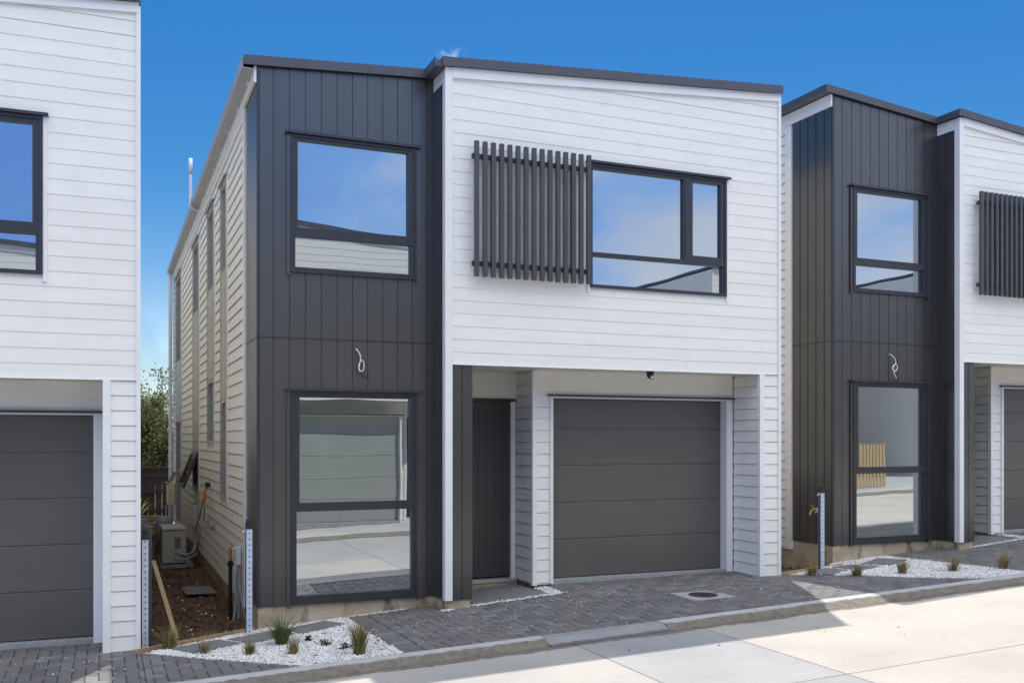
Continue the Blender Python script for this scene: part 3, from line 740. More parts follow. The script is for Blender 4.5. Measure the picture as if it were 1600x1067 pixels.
paving([[(5.13, -1.70), (10.1, -1.70), (10.1, .85), (5.13, .85)]], 'charcoal herringbone paving in front of the right hand garage', ox=.05, border=[(4.93, 5.13, -1.70, .60, True)])

# ------------------------------------------------------------------ soil in the side passages
def soil(x0, x1, y0, y1, z0, label, cut):
    nx, ny = int((x1 - x0) / .03), int((y1 - y0) / .05)
    xs = np.linspace(x0, x1, nx + 1); ys = np.linspace(y0, y1, ny + 1); V = []
    for y in ys:
        for x in xs:
            yy = max(y, cut(x)); n = mnoise.fractal(Vector((x * 2.2, yy * 2.2, 3.1)), 1.0, 2.0, 5) * .04 + abs(mnoise.noise(Vector((x * 9, yy * 9, 1)))) * .05 + abs(mnoise.noise(Vector((x * 24, yy * 24, 5)))) * .03
            V.append((x, yy, z0 + n))
    a = np.arange(nx * ny); i = a // nx * (nx + 1) + a % nx
    o = np_mesh('soil', np.array(V), np.stack([i, i + 1, i + nx + 2, i + nx + 1], 1), M['soil'])
    o.data.polygons.foreach_set('use_smooth', [True] * len(o.data.polygons)); tag(o, label, kind='structure')
soil(-4.60, -3.40, -.35, 14.4, -.40, 'rough brown soil in the passage beside the middle house', lambda x: -.30 + (x + 4.56) * .58)
soil(2.70, 4.02, -.25, 14.4, -.19, 'rough brown soil in the passage beside the right house', lambda x: -.18 + (x - 2.7) * .2)

# ------------------------------------------------------------------ white gravel beds
def pebbles(name, pts, smin, smax, label):
    t = (1 + 5 ** .5) / 2
    V0 = np.array([(-1, t, 0), (1, t, 0), (-1, -t, 0), (1, -t, 0), (0, -1, t), (0, 1, t), (0, -1, -t), (0, 1, -t), (t, 0, -1), (t, 0, 1), (-t, 0, -1), (-t, 0, 1)]) / 1.9
    F0 = np.array([(0, 11, 5), (0, 5, 1), (0, 1, 7), (0, 7, 10), (0, 10, 11), (1, 5, 9), (5, 11, 4), (11, 10, 2), (10, 7, 6), (7, 1, 8), (3, 9, 4), (3, 4, 2), (3, 2, 6), (3, 6, 8), (3, 8, 9), (4, 9, 5), (2, 4, 11), (6, 2, 10), (8, 6, 7), (9, 8, 1)])
    n = len(pts); ang = rng.uniform(0, 6.283, n); s = rng.uniform(smin, smax, (n, 1)) * rng.uniform(.7, 1.2, (n, 3)); s[:, 2] *= .75
    V = V0[None] * (1 + rng.uniform(-.22, .22, (n, 12, 1))) * s[:, None]
    c, sn = np.cos(ang)[:, None], np.sin(ang)[:, None]
    x = V[..., 0] * c - V[..., 1] * sn; y = V[..., 0] * sn + V[..., 1] * c
    W = np.stack([x, y, V[..., 2]], -1) + np.array(pts)[:, None]
    F = (F0[None] + 12 * np.arange(n)[:, None, None]).reshape(-1, 3)
    return tag(np_mesh(name, W.reshape(-1, 3), F, M['pebble']), label, kind='stuff')
def inside(p, poly):
    x, y = p; r = False
    for i in range(len(poly)):
        (x0, y0), (x1, y1) = poly[i], poly[i - 1]
        if (y0 > y) != (y1 > y) and x < (x1 - x0) * (y - y0) / (y1 - y0) + x0: r = not r
    return r
def dist_edge(p, a, b):
    a, b, p = Vector(a), Vector(b), Vector(p); d = b - a; t = max(0, min(1, (p - a).dot(d) / d.dot(d))); return (p - a - d * t).length
def sample(poly, n, thin=None):
    xs = [p[0] for p in poly]; ys = [p[1] for p in poly]; out = []
    while len(out) < n:
        p = (random.uniform(min(xs), max(xs)), random.uniform(min(ys), max(ys)))
        if not inside(p, poly): n -= 0; continue
        if thin and random.random() < thin(p): continue
        out.append((p[0], p[1], G(*p) + random.uniform(-.002, .010)))
    return out
bedC = [(-4.50, -.37), (-3.36, -1.69), (-2.52, -1.69), (-2.52, .36), (-3.41, .36), (-3.44, .33)]
bedR = [(2.78, -.06), (4.20, -1.69), (4.92, -1.69), (4.92, .56), (4.03, .56), (3.4, .05)]
def bed_base(poly, label):
    mb = MB(); xs = np.linspace(min(p[0] for p in poly), max(p[0] for p in poly), 16); ys = np.linspace(min(p[1] for p in poly), max(p[1] for p in poly), 16)
    mb2 = MB()
    import mathutils
    tri = mathutils.geometry.tessellate_polygon([[Vector((x, y, 0)) for x, y in poly]])
    bm = bmesh.new(); vs = [bm.verts.new((x, y, 0)) for x, y in poly]
    for t in tri: bm.faces.new([vs[k] for k in t])
    bmesh.ops.subdivide_edges(bm, edges=bm.edges[:], cuts=5, use_grid_fill=True)
    for v in bm.verts: v.co.z = G(v.co.x, v.co.y) - .004
    bmesh.ops.recalc_face_normals(bm, faces=bm.faces[:])
    me = bpy.data.meshes.new('gravel_bed'); bm.to_mesh(me); bm.free(); me.materials.append(M['gravelbed'])
    o = bpy.data.objects.new('gravel_bed', me); C.objects.link(o); tag(o, label, kind='structure')
bed_base(bedC, 'bed of crushed stone under the white gravel by the middle house'); bed_base(bedR, 'bed of crushed stone under the white gravel by the right house')
def thinC(p):   # bare muddy strip beside the paver edge
    d = dist_edge(p, (-2.52, -1.25), (-2.52, -.25)); return .85 * max(0, 1 - d / .20) if d < .2 else 0
pc = sample(bedC, 19000, thinC)
# thin gravel lines round the door slab
for (a, b, wd, n) in (((-1.28, .03), (-.20, .03), .05, 520), ((-.27, .05), (-.27, .46), .09, 420), ((-2.5, .345), (-1.9, .345), .03, 160), ((-1.62, .0), (-1.5, -.02), .04, 70)):
    for _ in range(n):
        t = random.random(); x = a[0] + (b[0] - a[0]) * t + random.uniform(-wd, wd) * .8; y = a[1] + (b[1] - a[1]) * t + random.uniform(-wd, wd) * .6
        pc.append((x, y, G(x, y) + random.uniform(.002, .014)))
pebbles('white_gravel', pc, .005, .0098, 'white gravel spread round the stepping stones by the middle house')
pr = sample(bedR, 17000)
for (a, b, wd, n) in (((DX - 1.28, DY + .03), (DX - .1, DY + .03), .05, 450), ((DX - .2, DY + .05), (DX - .2, DY + .46), .08, 300)):
    for _ in range(n):
        t = random.random(); x = a[0] + (b[0] - a[0]) * t + random.uniform(-wd, wd) * .8; y = a[1] + (b[1] - a[1]) * t + random.uniform(-wd, wd) * .6
        pr.append((x, y, G(x, y) + random.uniform(.002, .014)))
pebbles('white_gravel', pr, .005, .0098, 'white gravel spread round the stepping stones by the right house')
st = []
for _ in range(300):
    x = random.uniform(-2.5, 3.2) if random.random() < .75 else random.uniform(-7, -4.0); y = random.uniform(-1.68, .1)
    if x > 2.5 and y > -1.5 + (3.9 - x) * .9: continue
    if -4.6 < x < -3.3 and y > -1.6: continue
    st.append((x, y, G(x, y) + .006))
for _ in range(60):
    x = random.gauss(-1.6, .9); y = random.uniform(-1.6, .05)
    if x > -2.45: st.append((x, y, G(x, y) + .006))
pebbles('stray_pebbles', st, .0035, .0075, 'stray white pebbles scattered over the charcoal pavers')

M['clod'] = simple('soil_clod', (.12, .066, .038), .95, .45, 30, .5, 60)
def lumps(name, n, x0, x1, y0, y1, z, smin, smax, mat, label):
    p = [(random.uniform(x0, x1), y0 + (y1 - y0) * random.random() ** 1.8, z + random.uniform(0, .05)) for _ in range(n)]
    p = [q for q in p if q[1] > -.22 + (q[0] - x0) * .45]
    o = pebbles(name, p, smin, smax, label); o.data.materials[0] = mat
lumps('soil_clods', 1500, -4.55, -3.45, -.2, 9, -.385, .005, .022, M['clod'], 'loose brown clods on the soil of the passage')
lumps('passage_rubble', 60, -4.5, -3.5, -.1, 6, -.355, .006, .016, M['pebble'], 'pale chips scattered on the soil of the passage')
lumps('soil_clods', 700, 2.78, 3.95, .0, 6, -.165, .008, .026, M['clod'], 'loose brown clods on the soil beside the right house')
# ------------------------------------------------------------------ stepping stones and slabs
def slab_quad(name, pts, label, cat, group=None, lift=.018, mat='slate'):
    cx = sum(p[0] for p in pts) / 4; cy = sum(p[1] for p in pts) / 4; mb = MB()
    mb.prism(pts, lambda x, y: G(x, y) - .04, lambda x, y: G(x, y) + lift); o = mb.build(name, M[mat], bevel=.004); return tag(o, label, cat, group)
def sq(cx, cy, a, wx=.44, wy=.44):
    c, s = math.cos(a), math.sin(a); return [(cx + c * x - s * y, cy + s * x + c * y) for x, y in ((-wx / 2, -wy / 2), (wx / 2, -wy / 2), (wx / 2, wy / 2), (-wx / 2, wy / 2))]
SG = 'charcoal stepping stones in the gravel beds'
slab_quad('stepping_stone', sq(-3.98, -.36, R(28), .5, .36), 'stepping stone nearest the white house corner at the left, beside the timber edging', 'paving slab', SG)
slab_quad('stepping_stone', sq(-3.46, -.16, R(28), .5, .36), 'stepping stone between its two neighbours, behind the big green tussock', 'paving slab', SG)
slab_quad('stepping_stone', sq(-2.93, .02, R(24), .5, .36), 'stepping stone under the tall window of the middle house', 'paving slab', SG)
slab_quad('stepping_stone', sq(3.25, -.20, R(26), .5, .36), 'stepping stone at the left end of the right hand gravel bed', 'paving slab', SG)
slab_quad('stepping_stone', sq(3.88, -.02, R(24), .5, .40), 'stepping stone below the charcoal corner of the right house', 'paving slab', SG)
slab_quad('stepping_stone', sq(4.48, .12, R(22), .5, .40), 'stepping stone under the tall window of the right house', 'paving slab', SG)
slab_quad('door_slab', [(-1.25, .10), (-.40, .10), (-.40, .92), (-1.25, .92)], 'large charcoal slab at the front door of the middle house', 'paving slab', None, .012)
slab_quad('door_slab', [(DX - 1.25, DY + .10), (DX - .36, DY + .10), (DX - .36, DY + .92), (DX - 1.25, DY + .92)], 'large charcoal slab at the entry of the right house', 'paving slab', None, .012)
o = slab_quad('paving_slab', [(-3.90, 3.2), (-3.52, 3.15), (-3.56, 3.85), (-3.90, 3.9)], 'loose grey slab lying on the brown soil of the passage', 'paving slab', None, -.045)

# manhole
t = thing('access_cover', 'round dark access cover in a pale concrete square on the middle driveway', 'manhole cover', (1.03, -.85, G(1.03, -.85)))
mb = MB(); mb.prism([(-.27, -.23), (.27, -.23), (.29, .24), (-.26, .25)], -.03, .005); mb.build('surround', M['greycon'], t, bevel=.003)
mb = MB(); mb.tube([(0, 0, -.02), (0, 0, .012)], .155, 28)
for k in range(-4, 5):
    x = k * .03; hh = math.sqrt(max(0, .135 ** 2 - x * x)); mb.box(x - .006, x + .006, -hh, hh, .0122, .016)
mb.build('lid', M['iron'], t)

# timber edging boards
TG = 'timber edging boards round the gravel beds'
def edging(a, b, label, h=.05, lift=.015):
    mb = MB(); za, zb = G(*a) + lift, G(*b) + lift; mb.beam((*a, za - h / 2), (*b, zb - h / 2), .024, h + .03); tag(mb.build('edging_board', M['timber']), label, 'timber board', TG)
edging((-4.60, -.30), (-3.46, .36), 'long timber edging board between brown soil and gravel beside the middle house')
edging((2.72, .02), (3.95, .30), 'upper timber edging board in the passage before the right house')
edging((2.76, -.09), (3.42, .13), 'lower timber edging board beside the first tussock of the right bed')

# ------------------------------------------------------------------ plants
def tussock(x, y, h, n, mat, label, spread=.5, lean=0.):
    mb = MB(); z = G(x, y); n = int(n * 1.5); spread *= 1.35
    for _ in range(n):
        a = random.uniform(0, 6.283); r = random.uniform(0, .05); l = h * .86 * random.uniform(.4, 1.1); sp = random.uniform(.05, spread) * l
        px, py = x + r * math.cos(a), y + r * math.sin(a); wd = random.uniform(.0028, .0052); ca, sa = math.cos(a), math.sin(a); prev = None
        for k in range(5):
            t = k / 4; o_ = sp * t ** 1.8 + lean * l * t * t * 0; zz = z - .01 + l * (t - .28 * (sp / l) * t ** 3)
            q = (px + ca * o_, py + sa * o_, zz); ww = wd * (1 - t * .9)
            cur = [(q[0] - sa * ww, q[1] + ca * ww, q[2]), (q[0] + sa * ww, q[1] - ca * ww, q[2])]
            if prev:
                i = len(mb.v)
                if k == 1: mb.v.extend(prev)
                else: i -= 2
                mb.v.extend(cur); mb.f.append((i, i + 1, i + 3, i + 2)); mb.c.append(None)
            prev = cur
    tag(mb.build('grass_tussock', M[mat]), label, 'grass', 'young grass tussocks planted in the gravel')
tussock(-4.29, -.27, .27, 110, 'blade_olive', 'olive tussock at the foot of the nearest house corner', .55)
tussock(-4.02, -.66, .24, 60, 'blade_straw', 'thin straw coloured tussock in front of the first stepping stone', .5)
tussock(-3.68, -.93, .19, 90, 'blade_olive', 'short olive tussock left of the big green one', .5)
tussock(-3.35, -.62, .36, 230, 'blade_green', 'big bright green tussock by the stepping stones of the middle house', .95)
tussock(-3.34, -1.15, .24, 60, 'blade_straw', 'narrow straw coloured tussock just below the big green one', .35)
tussock(-2.85, -1.50, .40, 170, 'blade_olive', 'tall olive tussock near the kerb beside the middle paving edge', .42)
tussock(2.98, -.27, .22, 70, 'blade_olive', 'small tussock against the timber edging in the passage by the right house', .6)
tussock(3.30, -.66, .22, 110, 'blade_olive', 'squat olive tussock left of the right house stepping stones', .7)
tussock(3.86, -.80, .27, 110, 'blade_straw', 'yellow brown tussock in front of the right house middle stepping stone', .6)
tussock(4.42, -1.04, .27, 90, 'blade_olive', 'spiky olive tussock in the middle of the right bed gravel', .75)
tussock(4.93, -1.29, .30, 120, 'blade_straw', 'last tussock, at the corner of the right bed beside the paving', .6)
def weed(x, y, r, label):
    mb = MB(); z = G(x, y)
    for _ in range(120):
        a = random.uniform(0, 6.283); d = r * .8 * random.random(); px, py, pz = x + d * math.cos(a), y + d * math.sin(a), z + random.uniform(.008, .05); s = random.uniform(.008, .016)
        u = Vector((random.gauss(0, 1), random.gauss(0, 1), random.gauss(0, .5))).normalized() * s; v = u.cross(Vector((random.gauss(0, .4), random.gauss(0, .4), 1))).normalized() * s * .6; p = Vector((px, py, pz))
        mb.face([p - u, p + v, p + u, p - v])
    tag(mb.build('weed', M['weed']), label, 'weed', 'small weeds in the gravel')
weed(-3.02, -.95, .075, 'flat green weed left of the tall tussock, the upper of two'); weed(-2.90, -1.22, .075, 'flat green weed touching the tall olive tussock'); weed(-3.11, -.63, .04, 'tiny green weed below the stepping stone by the window')

mb = MB()
for _ in range(46):
    r_ = random.random()
    if r_ < .5: x, y = random.uniform(-3.2, -2.55), random.uniform(-1.6, -.2); z = G(x, y) + .012
    elif r_ < .8: x, y = random.uniform(-3, 2.6), random.uniform(-4.4, -1.95); z = RD(x) + .004
    else: x, y = random.uniform(4.0, 4.9), random.uniform(-1.5, .2); z = G(x, y) + .012
    a = random.uniform(0, 6.28); s = random.uniform(.005, .015) * (1.5 if r_ < .5 else 1); c, sn = math.cos(a) * s, math.sin(a) * s
    mb.hexa([(x - c, y - sn, z), (x + sn * .4, y - c * .4, z), (x + c, y + sn, z), (x - sn * .4, y + c * .4, z), (x - c * .8, y - sn * .8, z + .003), (x + sn * .3, y - c * .3, z + .006), (x + c * .8, y + sn * .8, z + .003), (x - sn * .3, y + c * .3, z + .005)])
tag(mb.build('leaf_litter', M['litter']), 'dark leaf and bark crumbs scattered on gravel and road', kind='stuff')

def rock(name, loc, r, label):
    bm = bmesh.new(); bmesh.ops.create_icosphere(bm, subdivisions=3, radius=r)
    for v in bm.verts:
        n = mnoise.fractal(v.co * (2.2 / r) * .35 + Vector(loc), 1, 2, 4); v.co *= 1 + .3 * n; v.co.z *= .6; v.co.x *= 1.4
    me = bpy.data.meshes.new(name); bm.to_mesh(me); bm.free(); me.materials.append(M['palestone']); o = bpy.data.objects.new(name, me); o.location = loc; C.objects.link(o); tag(o, label, 'stone')
rock('stone', (-5.66, -1.42, G(-5.66, -1.42) + .02), .055, 'pale stone lying on the pavers at the lower left corner')

# shrub behind the back fence
def shrub(x, y, z, h, r, n, label):
    t = thing('shrub', label, 'tree', (x, y, z)); tw = MB(); lf = MB()
    tips = []
    for k in range(34):
        a = random.uniform(0, 6.283); l = h * random.uniform(.55, 1.0); e = r * random.uniform(.2, 1.0); pts = []
        wob = [random.gauss(0, .09) for _ in range(8)]
        for q in range(6):
            s = q / 5; pts.append((math.cos(a) * e * s ** 1.3 + wob[q] * s, math.sin(a) * e * s ** 1.3 + wob[q - 1] * s, l * s))
        tw.tube(pts, [.03 * (1 - .8 * q / 5) for q in range(6)], 5)
        tips += [Vector(p) for p in pts[2:]]
        for _ in range(5):
            b = Vector(pts[random.choice((2, 3, 4))]); d = Vector((random.gauss(0, 1), random.gauss(0, 1), random.uniform(.1, 1))).normalized() * random.uniform(.25, .6)
            tw.tube([b, b + d * .5 + Vector((0, 0, .05)), b + d], [.009, .006, .003], 4); tips += [b + d * .6, b + d]
    for _ in range(n):
        c = random.choice(tips)
        if c.z < h * .30 and random.random() < .8: continue
        p = c + Vector((random.gauss(0, .12), random.gauss(0, .12), random.gauss(0, .12))); s = random.uniform(.035, .062)
        u = Vector((random.gauss(0, 1), random.gauss(0, 1), random.gauss(0, 1))).normalized(); v = u.cross(Vector((random.gauss(0, 1), random.gauss(0, 1), random.gauss(0, 1)))).normalized() * s * .38; u *= s
        lf.face([p - u, p + v, p + u, p - v])
    tw.build('trunk', M['twig'], t); lf.build('crown', M['leaf'], t)
shrub(-3.95, 17.0, -.5, 3.9, 1.25, 30000, 'twiggy olive green shrub behind the dark back fence between the two houses')
shrub(3.5, 18.0, -.2, 3.2, 1.5, 5000, 'shrub behind the back fence in the narrow gap by the right house')

# flax in front of the fence
mb = MB()
for k in range(26):
    a = random.uniform(0, 6.28); l = random.uniform(.6, 1.05); sp = random.uniform(.25, .75) * l; prev = None; x, y, z = -4.2, 13.0, -.3
    for q in range(7):
        t_ = q / 6; o_ = sp * t_ ** 1.5; zz = z + l * (t_ - .35 * t_ ** 3); wd = .022 * (1 - t_ ** 2 * .9); c, s = math.cos(a), math.sin(a)
        cur = [(x + c * o_ - s * wd, y + s * o_ + c * wd, zz), (x + c * o_ + s * wd, y + s * o_ - c * wd, zz)]
        if prev: mb.face([prev[0], prev[1], cur[1], cur[0]])
        prev = cur
tag(mb.build('flax_plant', M['frond']), 'yellow green flax with arching leaves at the end of the passage', 'plant')

# ------------------------------------------------------------------ back fence
def fence(x0, x1, y, z0, z1, label):
    t = thing('back_fence', label, 'fence', (x0, y, z0)); mb = MB(); x = 0; L_ = x1 - x0; H = z1 - z0
    while x < L_:
        mb.box(x, min(x + .145, L_), -.01 + random.uniform(-.003, .003), .012, .02, H - random.uniform(0, .015)); x += .152
    mb.build('paling', M['darkfence'], t); mb = MB()
    for zz in (.25, H * .55, H - .2): mb.box(0, L_, -.056, -.014, zz, zz + .08)
    mb.build('rail', M['darkfence'], t); mb = MB()
    for xx in np.arange(.3, L_, 1.5): mb.box(xx, xx + .1, -.158, -.0565, 0, H + .03)
    mb.build('post', M['darkfence'], t); mb = MB(); mb.box(0, L_, -.06, .03, H + .002, H + .035); mb.build('capping', M['darkfence'], t)
fence(-6.2, -2.6, 14.6, -.35, .93, 'dark stained paling fence closing the passage beside the middle house')
fence(1.4, 5.2, 14.9, -.1, 1.3, 'dark stained paling fence closing the passage beside the right house')
# picket fence across the street (seen in the right house's window)
t = thing('picket_fence', 'raw pine picket fence across the street mirrored in the right house window', 'fence', (11.75, -8.05, G(11.75, -1.7)))
mb = MB()
for k in range(17):
    x = k * .11; mb.prism([(x, -.01), (x + .075, -.01), (x + .075, .01), (x, .01)], .05, 1.12)
    mb.hexa([(x, -.01, 1.12), (x + .075, -.01, 1.12), (x + .075, .01, 1.12), (x, .01, 1.12), (x + .03, -.01, 1.2), (x + .045, -.01, 1.2), (x + .045, .01, 1.2), (x + .03, .01, 1.2)])
mb.build('picket', M['newpine'], t); mb = MB(); mb.box(0, 1.84, -.05, -.0105, .3, .38); mb.box(0, 1.84, -.05, -.0105, .9, .98); mb.build('rail', M['newpine'], t)

# ------------------------------------------------------------------ film wrapped posts
PG = 'metal posts wrapped in pale blue film'
def film_post(x, y, z0, z1, label, extra=True):
    t = thing('film_wrapped_post', label, 'post', (x, y, z0)); H = z1 - z0
    mb = MB(); mb.box(-.027, .027, -.027, .027, 0, H - .10); mb.build('sleeve', M['film'], t)
    mb = MB(); mb.box(-.032, .032, -.032, .032, H - .0999, H - .04); mb.tube([(0, 0, H - .04), (0, 0, H - .01), (0, 0, H + .004)], [.032, .028, .012], 12)
    mb.build('cap', M['black'], t)
    mb = MB(); mb.box(-.034, -.0275, -.02, .02, .02, H - .12); mb.build('edge_strip', M['gatemetal'], t)
    mb = MB(); mb.tube([(-.04, 0, H - .13), (-.06, 0, H - .13)], .012, 10); mb.build('catch', M['alu'], t)
    return t
film_post(-3.545, .08, -.26, .855, 'blue filmed post at the charcoal corner of the middle house')
film_post(-4.487, -.03, -.29, .80, 'blue filmed post against the nearest house corner at the left')
film_post(3.33, -.02, -.02, 1.06, 'blue filmed post before the charcoal side wall of the right house')
# open gate seen edge on
t = thing('gate', 'dark metal gate standing open, seen edge on in the left passage', 'gate', (-4.45, .22, -.30))
mb = MB(); mb.box(-.03, .03, 0, .06, .0, 1.10); mb.box(-.022, .022, .0601, 1.0, .10, .15); mb.box(-.022, .022, .0601, 1.0, 1.0, 1.05); mb.box(-.025, .025, 1.0001, 1.05, .05, 1.09)
mb.build('gate_frame', M['gatemetal'], t, bevel=.003); mb = MB()
for y in np.arange(.09, .98, .075): mb.box(-.010, .010, y, y + .055, .1501, .9999)
mb.build('slat_panel', M['gatemetal'], t); mb = MB(); mb.box(.0305, .045, .01, .05, .78, .90); mb.build('hinge', M['black'], t)
mb = MB(); mb.box(-4.535, -4.475, .10, .16, -.30, .88); tag(mb.build('gate_post', M['gatemetal'], bevel=.004), 'dark square post just left of the open gate', 'post')
mb = MB(); mb.beam((-4.17, .50, -.38), (-4.37, 1.15, .36), .045, .022); tag(mb.build('timber_stake', M['timber']), 'raw timber stake leaning on the open gate', 'timber')

# ------------------------------------------------------------------ fittings on the houses
def cable_pts(ctrl, n=10):
    out = []; P = [Vector(c) for c in ctrl]; P = [2 * P[0] - P[1]] + P + [2 * P[-1] - P[-2]]
    for i in range(1, len(P) - 2):
        for k in range(n):
            t_ = k / n; a, b, c, d = P[i - 1:i + 3]
            out.append(.5 * ((2 * b) + (c - a) * t_ + (2 * a - 5 * b + 4 * c - d) * t_ ** 2 + (3 * b - a - 3 * c + d) * t_ ** 3))
    return out + [P[-2]]
def lamp_cable(ox, oy, oz, rz, var, label):
    t = thing('light_cable', label, 'cable', (ox, oy, oz), rz, 'bare cables for the outdoor wall lights')
    if var == 0: p = [(-2.43, YD + .01, 2.555), (-2.425, YD - .03, 2.55), (-2.395, YD - .06, 2.49), (-2.39, YD - .05, 2.43), (-2.405, YD - .05, 2.37), (-2.39, YD - .045, 2.325), (-2.36, YD - .05, 2.34), (-2.355, YD - .06, 2.40), (-2.375, YD - .065, 2.435), (-2.40, YD - .05, 2.41), (-2.408, YD - .05, 2.36), (-2.395, YD - .05, 2.318)]
    else: p = [(-2.47, YD + .01, 2.50), (-2.46, YD - .03, 2.495), (-2.41, YD - .06, 2.44), (-2.395, YD - .06, 2.375), (-2.44, YD - .05, 2.33), (-2.435, YD - .045, 2.285), (-2.39, YD - .05, 2.27), (-2.355, YD - .05, 2.31), (-2.37, YD - .055, 2.36), (-2.42, YD - .06, 2.345), (-2.435, YD - .06, 2.30), (-2.41, YD - .06, 2.22), (-2.375, YD - .06, 2.17)]
    mb = MB(); mb.tube(cable_pts(p), .0055, 8); mb.build('sheath', M['cable'], t, smooth=True)
    e = p[-1]; mb = MB(); mb.tube(cable_pts([e, (e[0] + .03, YD - .05, e[2] - .035), (e[0] + .07, YD - .04, e[2] - .055 + .06 * var), (e[0] + .10, YD - .04, e[2] - .06 + .1 * var)]), .0042, 6); mb.build('core', M['black'], t)
lamp_cable(0, 0, 0, 0, 0, 'looped white cable hanging over the tall window of the middle house')
lamp_cable(7.4436, .2097, .2742, .0079, 1, 'curled white cable hanging over the tall window of the right house')
# sensor under the soffit
t = thing('security_camera', 'small black dome camera under the soffit above the middle garage door', 'camera', (.93, .06, 2.412))
mb = MB(); mb.tube([(0, 0, 0), (0, 0, -.03)], .045, 16); mb.tube([(0, 0, -.0301), (0, 0, -.06), (0, -.005, -.085), (0, -.01, -.098)], [.042, .042, .032, .012], 16); mb.build('body', M['black'], t, smooth=True)
mb = MB(); mb.tube([(0, -.02, -.075), (.008, -.045, -.1)], [.018, .015], 12); mb.build('lens', M['alu'], t)
# vent pipe beyond the gutter
mb = MB(); mb.tube(cable_pts([(XL + .0, 6.5, 5.26), (XL - .10, 6.5, 5.26), (XL - .165, 6.45, 5.29), (XL - .172, 6.4, 5.38), (XL - .172, 6.4, 5.8)], 6), .024, 12); mb.tube([(XL - .172, 6.4, 5.78), (XL - .172, 6.4, 6.03)], .030, 12)
tag(mb.build('vent_pipe', M['pvc'], smooth=True), 'white vent pipe bending up past the side gutter of the middle house', 'pipe')
# heat pump
t = thing('heat_pump', 'beige heat pump outdoor unit on a plinth beside the middle house', 'heat pump', (-3.87, 6.5, -.385))
mb = MB(); mb.box(-.17, .30, -.20, .80, .0, .05); mb.build('plinth', M['greycon'], t)
mb = MB(); mb.box(-.15, .20, -.12, .68, .07, .62); bd = mb.build('casing', M['acbody'], t, bevel=.012)
mb = MB(); mb.box(-.135, .19, -.1235, -.121, .57, .59)
mb.box(.03, .12, -.1245, -.1205, .25, .52); mb.build('service_panel', M['acgrille'], t)
mb = MB(); mb.box(.025, .125, -.135, -.125, .47, .53); mb.box(.025, .125, -.135, -.125, .23, .29); mb.build('handle', M['acbody'], t)
mb = MB()
for z in np.arange(.14, .6, .03): mb.box(-.156, -.1505, -.05, .55, z, z + .012)
mb.build('grille', M['acgrille'], t)
mb = MB(); mb.tube(cable_pts([(.10, -.13, .22), (.20, -.17, .20), (.30, -.14, .24), (.36, -.05, .40), (.38, 0, .62)], 8), .022, 10); mb.tube(cable_pts([(.02, -.13, .16), (.14, -.2, .13), (.28, -.2, .17), (.38, -.12, .22)], 8), .014, 8); mb.build('pipe', M['greypipe'], t, smooth=True)
mb = MB(); mb.box(XL - .10, XL - .021, 6.9, 7.06, .18, .56); mb.box(XL - .09, XL - .0215, 6.92, 7.04, -.05, .1799)
tag(mb.build('duct_cover', M['acbody'], bevel=.006), 'beige pipe cover on the side wall above the heat pump pipes', 'duct')
# grey flexible hose and orange cables on the side wall
mb = MB(); mb.tube(cable_pts([(XL - .06, 6.9, .26), (XL - .09, 6.4, .24), (XL - .10, 5.6, .48), (XL - .10, 5.1, .72), (XL - .06, 4.9, 1.0)], 8), .012, 8)
tag(mb.build('grey_hose', M['greypipe'], smooth=True), 'thin grey hose looping from the heat pump cover to the side wall tap', 'hose')
t = thing('wall_tap', 'black and brass tap with orange connector on the side wall of the middle house', 'tap', (XL - .02, 4.9, .95))
mb = MB(); mb.tube([(0, 0, .02), (-.07, 0, .02)], .035, 10); mb.tube([(-.05, 0, .02), (-.05, 0, -.05)], .02, 8); mb.build('valve', M['black'], t)
mb = MB(); mb.tube([(-.07, -.03, -.08), (-.09, -.05, -.20)], .028, 8); mb.build('connector', M['orange'], t)
mb = MB(); mb.tube([(-.06, .02, .06), (-.05, -.2, -.22), (-.06, -.22, -.3)], .008, 6); mb.tube([(-.06, .1, -.10), (-.07, .15, -.5)], .01, 6); mb.build('lever', M['brass'], t)
t = thing('outdoor_tap', 'grey outdoor tap low on the side wall of the middle house', 'tap', (XL - .02, 4.35, .42))
mb = MB(); mb.tube([(0, 0, 0), (-.05, 0, 0)], .05, 12); mb.tube([(-.05, 0, 0), (-.12, 0, 0), (-.14, 0, -.07)], .018, 8); mb.build('spout', M['greypipe'], t)
mb = MB(); mb.tube([(-.08, 0, .02), (-.08, 0, .07)], .01, 6); mb.box(-.12, -.04, -.01, .01, .07, .085); mb.build('handle', M['greypipe'], t)
mb = MB(); mb.tube(cable_pts([(XL - .02, 8.2, 1.15), (XL - .10, 8.6, 1.02), (XL - .15, 9.5, 1.05), (XL - .22, 10.8, .78), (XL - .28, 11.6, .72)], 8), .016, 8)
tag(mb.build('yellow_cable', M['yellow'], smooth=True), 'yellow cable trailing from the side window toward the downpipe', 'cable')
mb = MB(); mb.tube(cable_pts([(XL - .04, 8.2, 1.10), (XL - .12, 8.8, 1.00), (XL - .19, 10.0, .98), (XL - .26, 11.2, .70)], 8), .012, 8)
tag(mb.build('orange_cable', M['orange'], smooth=True), 'orange cable hanging just under the yellow one', 'cable')
# open awning sash of the third side window
t = thing('awning_sash', 'black framed awning sash propped open low on the side wall', 'window', (XL - .03, 7.25, 1.41)); t.rotation_euler = (0, R(22), 0)
mb = MB(); mb.box(-.02, .02, -.55, -.49, -.62, 0); mb.box(-.02, .02, .49, .55, -.62, 0); mb.box(-.02, .02, -.4899, .4899, -.05, 0); mb.box(-.02, .02, -.4899, .4899, -.62, -.56); mb.build('sash', M['frame'], t)
mb = MB(); mb.box(-.004, .004, -.4895, .4895, -.5595, -.0505); mb.build('pane', M['glass'], t)
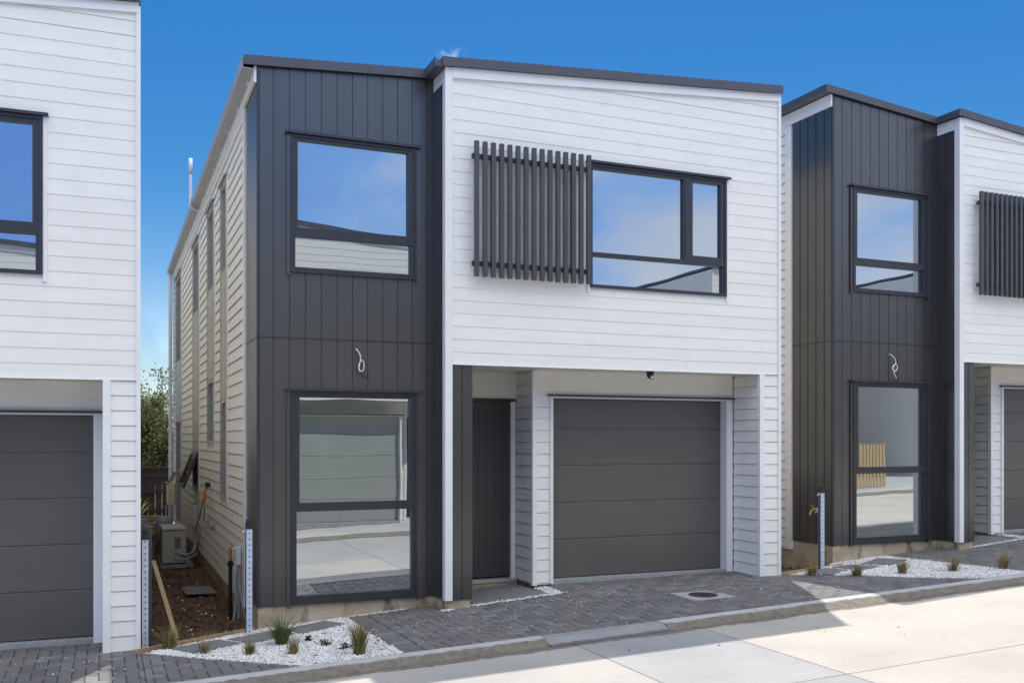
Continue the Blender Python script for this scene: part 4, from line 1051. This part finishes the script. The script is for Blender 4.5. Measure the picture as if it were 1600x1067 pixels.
# water riser and conduits at the corner
t = thing('water_riser', 'black water pipe with brass valve at the foot of the middle house corner', 'pipe', (XL - .12, 1.55, -.38))
mb = MB(); mb.tube([(0, 0, 0), (0, 0, .66)], .022, 10); mb.tube([(0, 0, .60), (0, 0, .64)], .034, 8); mb.build('pipe', M['black'], t)
mb = MB(); mb.tube([(0, 0, .66), (0, 0, .80)], .018, 8); mb.tube([(0, 0, .78), (.09, 0, .80)], .014, 8); mb.build('valve', M['brass'], t)
t = thing('conduit', 'grey conduits rising to a small junction box beside the black water pipe', 'conduit', (XL - .045, 1.45, -.36))
mb = MB(); mb.tube([(.0, 0, 0), (.0, 0, .60)], .018, 8); mb.tube(cable_pts([(.0, -.05, .55), (.01, -.05, .35), (.06, -.14, .0)], 6), .016, 8); mb.tube(cable_pts([(-.03, -.02, .5), (-.03, -.02, .2), (-.06, -.05, 0)], 6), .014, 8); mb.build('tube', M['greypipe'], t)
mb = MB(); mb.box(-.035, .02, -.05, .05, .601, .80); mb.build('junction_box', M['pvc'], t, bevel=.005)
t = thing('brass_tap', 'brass tap on the charcoal side wall beside the right house post', 'tap', (4.01, .86, .66))
mb = MB(); mb.tube([(0, 0, 0), (-.015, 0, 0)], .035, 14); mb.build('rose', M['pvc'], t); mb = MB(); mb.tube([(-.015, 0, 0), (-.09, 0, 0), (-.11, 0, -.06)], .016, 8); mb.tube([(-.06, 0, .01), (-.06, 0, .06)], .01, 8); mb.box(-.10, -.02, -.01, .01, .06, .075); mb.build('body', M['brass'], t)
t = thing('hot_water_unit', 'cream hot water unit on the rear end of the side wall', 'water heater', (XL - .02, 12.6, .20))
mb = MB(); mb.box(-.17, -.005, -.20, .20, 0, .50); mb.build('casing', M['cream'], t, bevel=.03); mb = MB(); mb.tube([(-.1, 0, 0), (-.1, 0, -.35)], .015, 8); mb.tube([(-.18, 0, 0), (-.18, 0, -.35)], .015, 8); mb.build('pipe', M['greypipe'], t)
mb = MB(); mb.tube([(-3.86, 9.0, -.4), (-3.86, 9.0, .12), (-3.86, 9.0, .20), (-3.86, 9.0, .23)], [.14, .15, .13, .05], 18)
tag(mb.build('grey_bin', M['greypipe'], smooth=True), 'grey round bin standing behind the heat pump', 'bin')
# offcut timber pile at the end of the passage
for k, (x, y, z, l, a) in enumerate(((-4.15, 11.2, -.24, .7, .1), (-4.1, 11.25, -.12, .62, -.2), (-4.2, 11.5, .0, .8, .05))):
    mb = MB(); mb.obox((x, y, z), (l / 2 * math.cos(a), l / 2 * math.sin(a), 0), (-.1 * math.sin(a), .1 * math.cos(a), 0), (0, 0, .055))
    tag(mb.build('timber_offcut', M['newpine'], bevel=.004), ('lowest pale timber offcut of the pile in the passage', 'middle pale timber offcut of the pile in the passage', 'topmost pale timber offcut of the pile in the passage')[k], 'timber', 'stacked timber offcuts')
